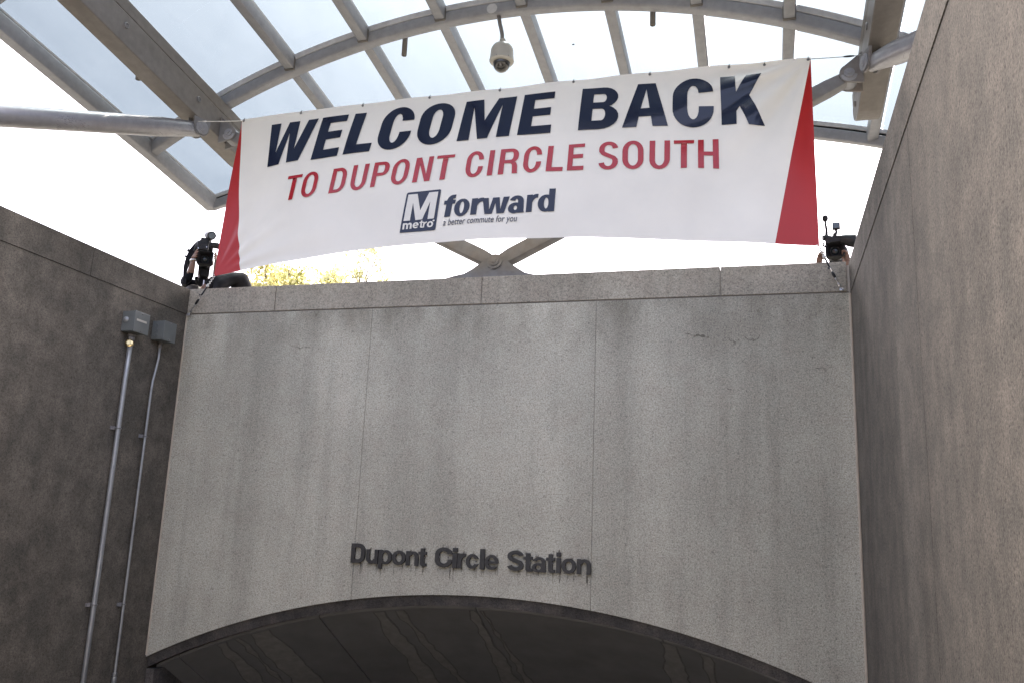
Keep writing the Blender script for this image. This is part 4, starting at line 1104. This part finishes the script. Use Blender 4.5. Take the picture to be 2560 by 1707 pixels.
# curved dark flap of the rain cover, hanging out to the left of the camera
arcp = [(-.200,.12,2.52),(-.208,.11,2.62),(-.214,.10,2.70),(-.208,.10,2.77),(-.196,.10,2.84),(-.174,.10,2.91),(-.140,.11,2.975),(-.105,.12,3.025),(-.070,.13,3.05)]
arci = [(-.165,.12,2.52),(-.172,.11,2.62),(-.178,.10,2.70),(-.166,.10,2.77),(-.140,.10,2.825),(-.088,.10,2.86),(-.062,.11,2.90),(-.045,.12,2.93),(-.030,.13,2.96)]
vs = []; fs = []
for (a_, b_, z_), (c_, d_, e_) in zip(arcp, arci):
    vs += [LL(a_, b_, z_), LL(c_, d_-.01, e_), LL(c_, d_+.22, e_), LL(a_, b_+.25, z_)]
for i in range(len(arcp)-1):
    for k in range(4): j = (k+1) % 4; fs.append((4*i+k, 4*i+j, 4*i+4+j, 4*i+4+k))
fs += [(0,1,2,3), tuple(range(len(vs)-4, len(vs)))]
mesh_obj('rain_cover', vs, fs, M['cloth_jacket'], t, 50)
m = MB(); m.sphere(LL(-.182,.10,2.900), .018, 8); m.sphere(LL(-.205,.10,2.83), .013, 8); m.build('buckle', M['black_plastic'], t)
# tripod
tp = thing('tripod', 'black video tripod under the left camera', 'tripod', LL(0, .3, GZ))
m = MB()
def hx(m, a0, a1, b0, b1, za, zb_): m.hexa([LL(a0,b0,za),LL(a1,b0,za),LL(a1,b1,za),LL(a0,b1,za),LL(a0,b0,zb_),LL(a1,b0,zb_),LL(a1,b1,zb_),LL(a0,b1,zb_)])
hx(m, -.040, .052, .20, .42, 2.705, 2.737); hx(m, -.032, .046, .16, .44, 2.655, 2.700); m.tube([LL(.008,.30,2.50), LL(.008,.30,2.66)], [.062, .055], 18)
m.build('fluid_head', M['black_matte'], tp)
for a_, z_ in ((-.070, 2.640), (.082, 2.645), (-.055, 2.60)):
    m = MB(); m.tube([LL(0, .28, z_-.01), LL(a_, .26, z_)], .008, 8); m.sphere(LL(a_, .26, z_), .020, 8, (1, 1, 1.2)); m.build('knob', M['black_plastic'], tp)
m = MB(); m.box(*[0]*6) if False else None
m = MB(); hx(m, .006, .018, .235, .240, 2.56, 2.625); m.build('level_plate', M['bare_metal'], tp)
m = MB(); m.tube([LL(.0,.33,2.66), LL(.16,.62,2.52)], .010, 8); m.build('pan_bar', M['black_plastic'], tp)
for k in range(3):
    a_ = R(90+120*k); m = MB(); m.tube([LL(.008+.05*math.cos(a_), .30+.05*math.sin(a_), 2.50), LL(.008+.26*math.cos(a_), .30+.26*math.sin(a_)*.75, 1.85), LL(.008+.42*math.cos(a_), .30+.42*math.sin(a_)*.75, 1.205)], [.026, .022, .016], 10); m.build('leg', M['black_plastic'], tp)

# ---- right operator
OR = Vector((5.955, .75, 0)); sR = Vector((.997, -.08, 0)); nR = Vector((.08, .997, 0))
def LR(a, b, z): return OR+sR*a+nR*b+Vector((0, 0, z))
t, hexl, hood, tubel = video_camera('video camera with a foam microphone and small lamp at the right parapet corner', LR, 0, 2.48)
hood(-.080, .080, 2.482, 2.622, .09, .022)
m = MB(); tubel(m, [(0,.08,2.55),(0,.15,2.55),(0,.155,2.55),(0,.26,2.55)], [.050,.050,.058,.055], 20); m.build('lens_barrel', M['black_plastic'], t, 40)
m = MB(); hexl(m, -.055, .055, .24, .56, 2.48, 2.70); hexl(m, -.040, .080, .02, .20, 2.622, 2.660, .008); hexl(m, -.03, .06, .03, .45, 2.655, 2.685, .01); m.build('camera_body', M['black_plastic'], t)
m = MB(); tubel(m, [(.05,.0,2.635),(.085,.0,2.630),(.125,.0,2.618),(.160,-.005,2.610),(.172,-.005,2.608)], [.036,.048,.056,.058,.050], 18); m.build('viewfinder', M['black_plastic'], t, 40)
m = MB(); tubel(m, [(-.10,.02,2.665),(-.06,.03,2.668),(-.02,.04,2.66)], [.026,.026,.02], 12); tubel(m, [(-.055,-.005,2.632),(-.053,.10,2.635)], .026, 14); m.build('side_grip', M['black_plastic'], t, 40)
m = MB(); tubel(m, [(-.060,.05,2.655),(-.066,.05,2.70),(-.064,.05,2.75),(-.071,.05,2.80),(-.072,.05,2.83)], [.012,.014,.012,.010,.009], 10); mc = m.build('microphone', M['black_plastic'], t, True)
m = MB(); m.sphere(LR(-.072,.05,2.856), .028, 12, (.95,.95,1.15)); m.build('foam_cover', M['black_matte'], mc, True)
m = MB(); tubel(m, [(-.005,.05,2.672),(.004,.05,2.70),(.018,.05,2.72),(.012,.05,2.748)], [.012,.018,.011,.012], 10); lm = m.build('lamp_bracket', M['black_plastic'], t, 40)
m = MB(); hexl(m, -.016, .050, .03, .07, 2.745, 2.805, .003); m.build('lamp_head', M['black_plastic'], lm)
m = MB(); hexl(m, -.008, .042, .026, .031, 2.752, 2.798, .002); m.build('lamp_lens', M['led_lens'], lm)
for a_ in (-.026, .060):
    m = MB(); hexl(m, a_-.003, a_+.003, .0, .07, 2.738, 2.814, .001); m.build('lamp_flap', M['bare_metal'], lm)
m = MB(); tubel(m, [(-.09,.03,2.62),(-.10,.02,2.60),(-.075,.0,2.575)], .008, 8); m.build('strap', M['black_plastic'], t)
pc = thing('person', 'person crouched behind the right parapet corner holding a video camera', 'person', LR(.02, .6, GZ), 'camera crew on the plaza')
J = {'pelvis': (LR(0, .78, 1.86), (.15, .12)), 'belly': (LR(0, .70, 2.02), (.14, .11)), 'chest': (LR(.01, .55, 2.24), (.16, .11)), 'neck0': (LR(.015, .46, 2.40), .07), 'neck': (LR(.02, .44, 2.46), (.053, .055)), 'chin': (LR(.025, .36, 2.52), (.062, .072)), 'head': (LR(.03, .37, 2.60), (.074, .088)), 'crown': (LR(.03, .40, 2.67), (.05, .06)), 'nose': (LR(.03, .265, 2.59), .012)}
Bn = [('pelvis','belly',0),('belly','chest',0),('chest','neck0',0),('neck0','neck',1),('neck','chin',1),('chin','head',1),('head','crown',1),('head','nose',1)]
for sg, pre in ((-1,'l'),(1,'r')):
    x0 = -.135 if sg < 0 else .098
    J[pre+'sh'] = (LR(.01+sg*.19, .48, 2.35), .062); J[pre+'el'] = (LR(sg*.20 if sg < 0 else .15, .16, 2.20), .045); J[pre+'fa'] = (LR(x0*1.05, .10, 2.32), .040); J[pre+'wr'] = (LR(x0, .06, 2.435), .030)
    J[pre+'hip'] = (LR(sg*.10, .78, 1.80), .095); J[pre+'kn'] = (LR(sg*.16, .38, 1.66), .064); J[pre+'an'] = (LR(sg*.14, .75, 1.28), .042); J[pre+'toe'] = (LR(sg*.15, .56, 1.235), .035)
    Bn += [('chest',pre+'sh',0),(pre+'sh',pre+'el',0),(pre+'el',pre+'fa',1),(pre+'fa',pre+'wr',1),('pelvis',pre+'hip',2),(pre+'hip',pre+'kn',2),(pre+'kn',pre+'an',2),(pre+'an',pre+'toe',3)]
    k = sg
    tips = [((x0-k*.005,.01+.012*i,2.520-.002*i),(x0-k*.028,-.005+.014*i,2.532-.012*i),(x0-k*.046,.0+.014*i,2.522-.016*i)) for i in range(4)]
    hand_chain(J, Bn, pre, pre+'wr', (x0,.04,2.488), tips, 1, ((x0-k*.02,.075,2.490),(x0-k*.04,.07,2.51)), LR)
body('body', J, Bn, [M['cloth_navy'], M['skin'], M['trousers'], M['black_matte']], pc)
head_parts(pc, LR(.03, .37, 2.60), -nR)

# ------------------------------------------------------------------ trees beyond the plaza
def tree(lab, base, hgt, crown_c, crown_r, nclump, nleaf, mat, seed, size=.16):
    rnd = random.Random(seed)
    t = thing('autumn_tree', lab, 'tree', base, 'trees beyond the plaza')
    bx, by, bz = base
    m = MB(); top = Vector((crown_c[0], crown_c[1], crown_c[2]+crown_r[2]*.55))
    mid = Vector((bx+rnd.uniform(-.2,.2), by, bz+hgt*.35))
    m.tube([(bx,by,bz-.1),(bx+.03,by,bz+.5),mid,(mid+top)/2+Vector((.2,0,0)),top], [.34,.26,.20,.12,.03], 10)
    clumps = []
    for i in range(nclump):
        while True:
            p = Vector((rnd.uniform(-1,1), rnd.uniform(-1,1), rnd.uniform(-1,1)))
            if .25 < p.length < 1: break
        q = Vector((crown_c[0]+p.x*crown_r[0], crown_c[1]+p.y*crown_r[1], crown_c[2]+p.z*crown_r[2]))
        clumps.append((q, rnd.uniform(.35,.85)))
        f = rnd.uniform(.1,.8); s0 = mid.lerp(top, f)
        k = s0.lerp(q, .5)+Vector((rnd.uniform(-.2,.2), rnd.uniform(-.2,.2), rnd.uniform(.0,.35)))
        m.tube([s0, k, q], [.055*(1-f*.6), .03, .010], 5)
        for _ in range(2):
            e = q+Vector((rnd.uniform(-.6,.6), rnd.uniform(-.6,.6), rnd.uniform(-.1,.7))); m.tube([k.lerp(q,.6), e], [.014, .005], 4)
    m.build('trunk', M['bark'], t, True)
    vs = []; fs = []
    for i in range(nleaf):
        c, r = rnd.choice(clumps)
        p = c+Vector((rnd.gauss(0,r*.55), rnd.gauss(0,r*.55), rnd.gauss(0,r*.45)))
        a = Vector((rnd.uniform(-1,1), rnd.uniform(-1,1), rnd.uniform(-1,1))).normalized(); b_ = a.orthogonal().normalized()
        b_ = (b_*math.cos(rnd.uniform(0,3))+a.cross(b_)*math.sin(rnd.uniform(0,3))).normalized()
        s = size*rnd.uniform(.5,1.2); k = len(vs)
        vs += [p-a*s*.6, p+b_*s*.33, p+a*s*.6, p-b_*s*.33]; fs.append((k,k+1,k+2,k+3))
    me = bpy.data.meshes.new('crown'); me.from_pydata([tuple(v) for v in vs], [], fs); me.materials.append(mat)
    o = bpy.data.objects.new('crown', me); COL.objects.link(o); set_parent(o, t)
tree('full yellow-green autumn tree beyond the wall, just right of the stooping person', (-14.6, 26., GZ), 10, (-14.6, 26., 9.1), (2.3, 2.2, 3.2), 34, 9000, M['leaf'], 5, .20)
tree('sparse pale autumn tree with bare twigs, right of the fuller yellow one', (-11.6, 27., GZ), 10, (-11.6, 27., 9.4), (2.3, 1.8, 3.0), 24, 3000, M['leaf2'], 8, .17)

# ring of trees added unseen below the parapet to block the bright horizon sky
rnd = random.Random(77); vs = []; fs = []
for i in range(15000):
    a = rnd.uniform(0, 2*math.pi); rad = rnd.uniform(52, 60)
    top = 8.6+1.6*math.sin(a*9)+1.0*math.sin(a*23+1)
    p = Vector((3+rad*math.cos(a), rad*math.sin(a), GZ+rnd.uniform(0, 1)**.8*top))
    d = Vector((rnd.uniform(-1,1), rnd.uniform(-1,1), rnd.uniform(-1,1))).normalized(); e = d.orthogonal().normalized(); s = rnd.uniform(.5, 1.15); k = len(vs)
    vs += [p-d*s*.6, p+e*s*.45, p+d*s*.6, p-e*s*.45]; fs.append((k, k+1, k+2, k+3))
me = bpy.data.meshes.new('tree_screen'); me.from_pydata([tuple(v) for v in vs], [], fs); me.materials.append(M['leaf_far'])
o = bpy.data.objects.new('tree_screen', me); COL.objects.link(o)
tag(o, 'added belt of trees hidden below the parapet to block horizon light', 'trees', kind='stuff')
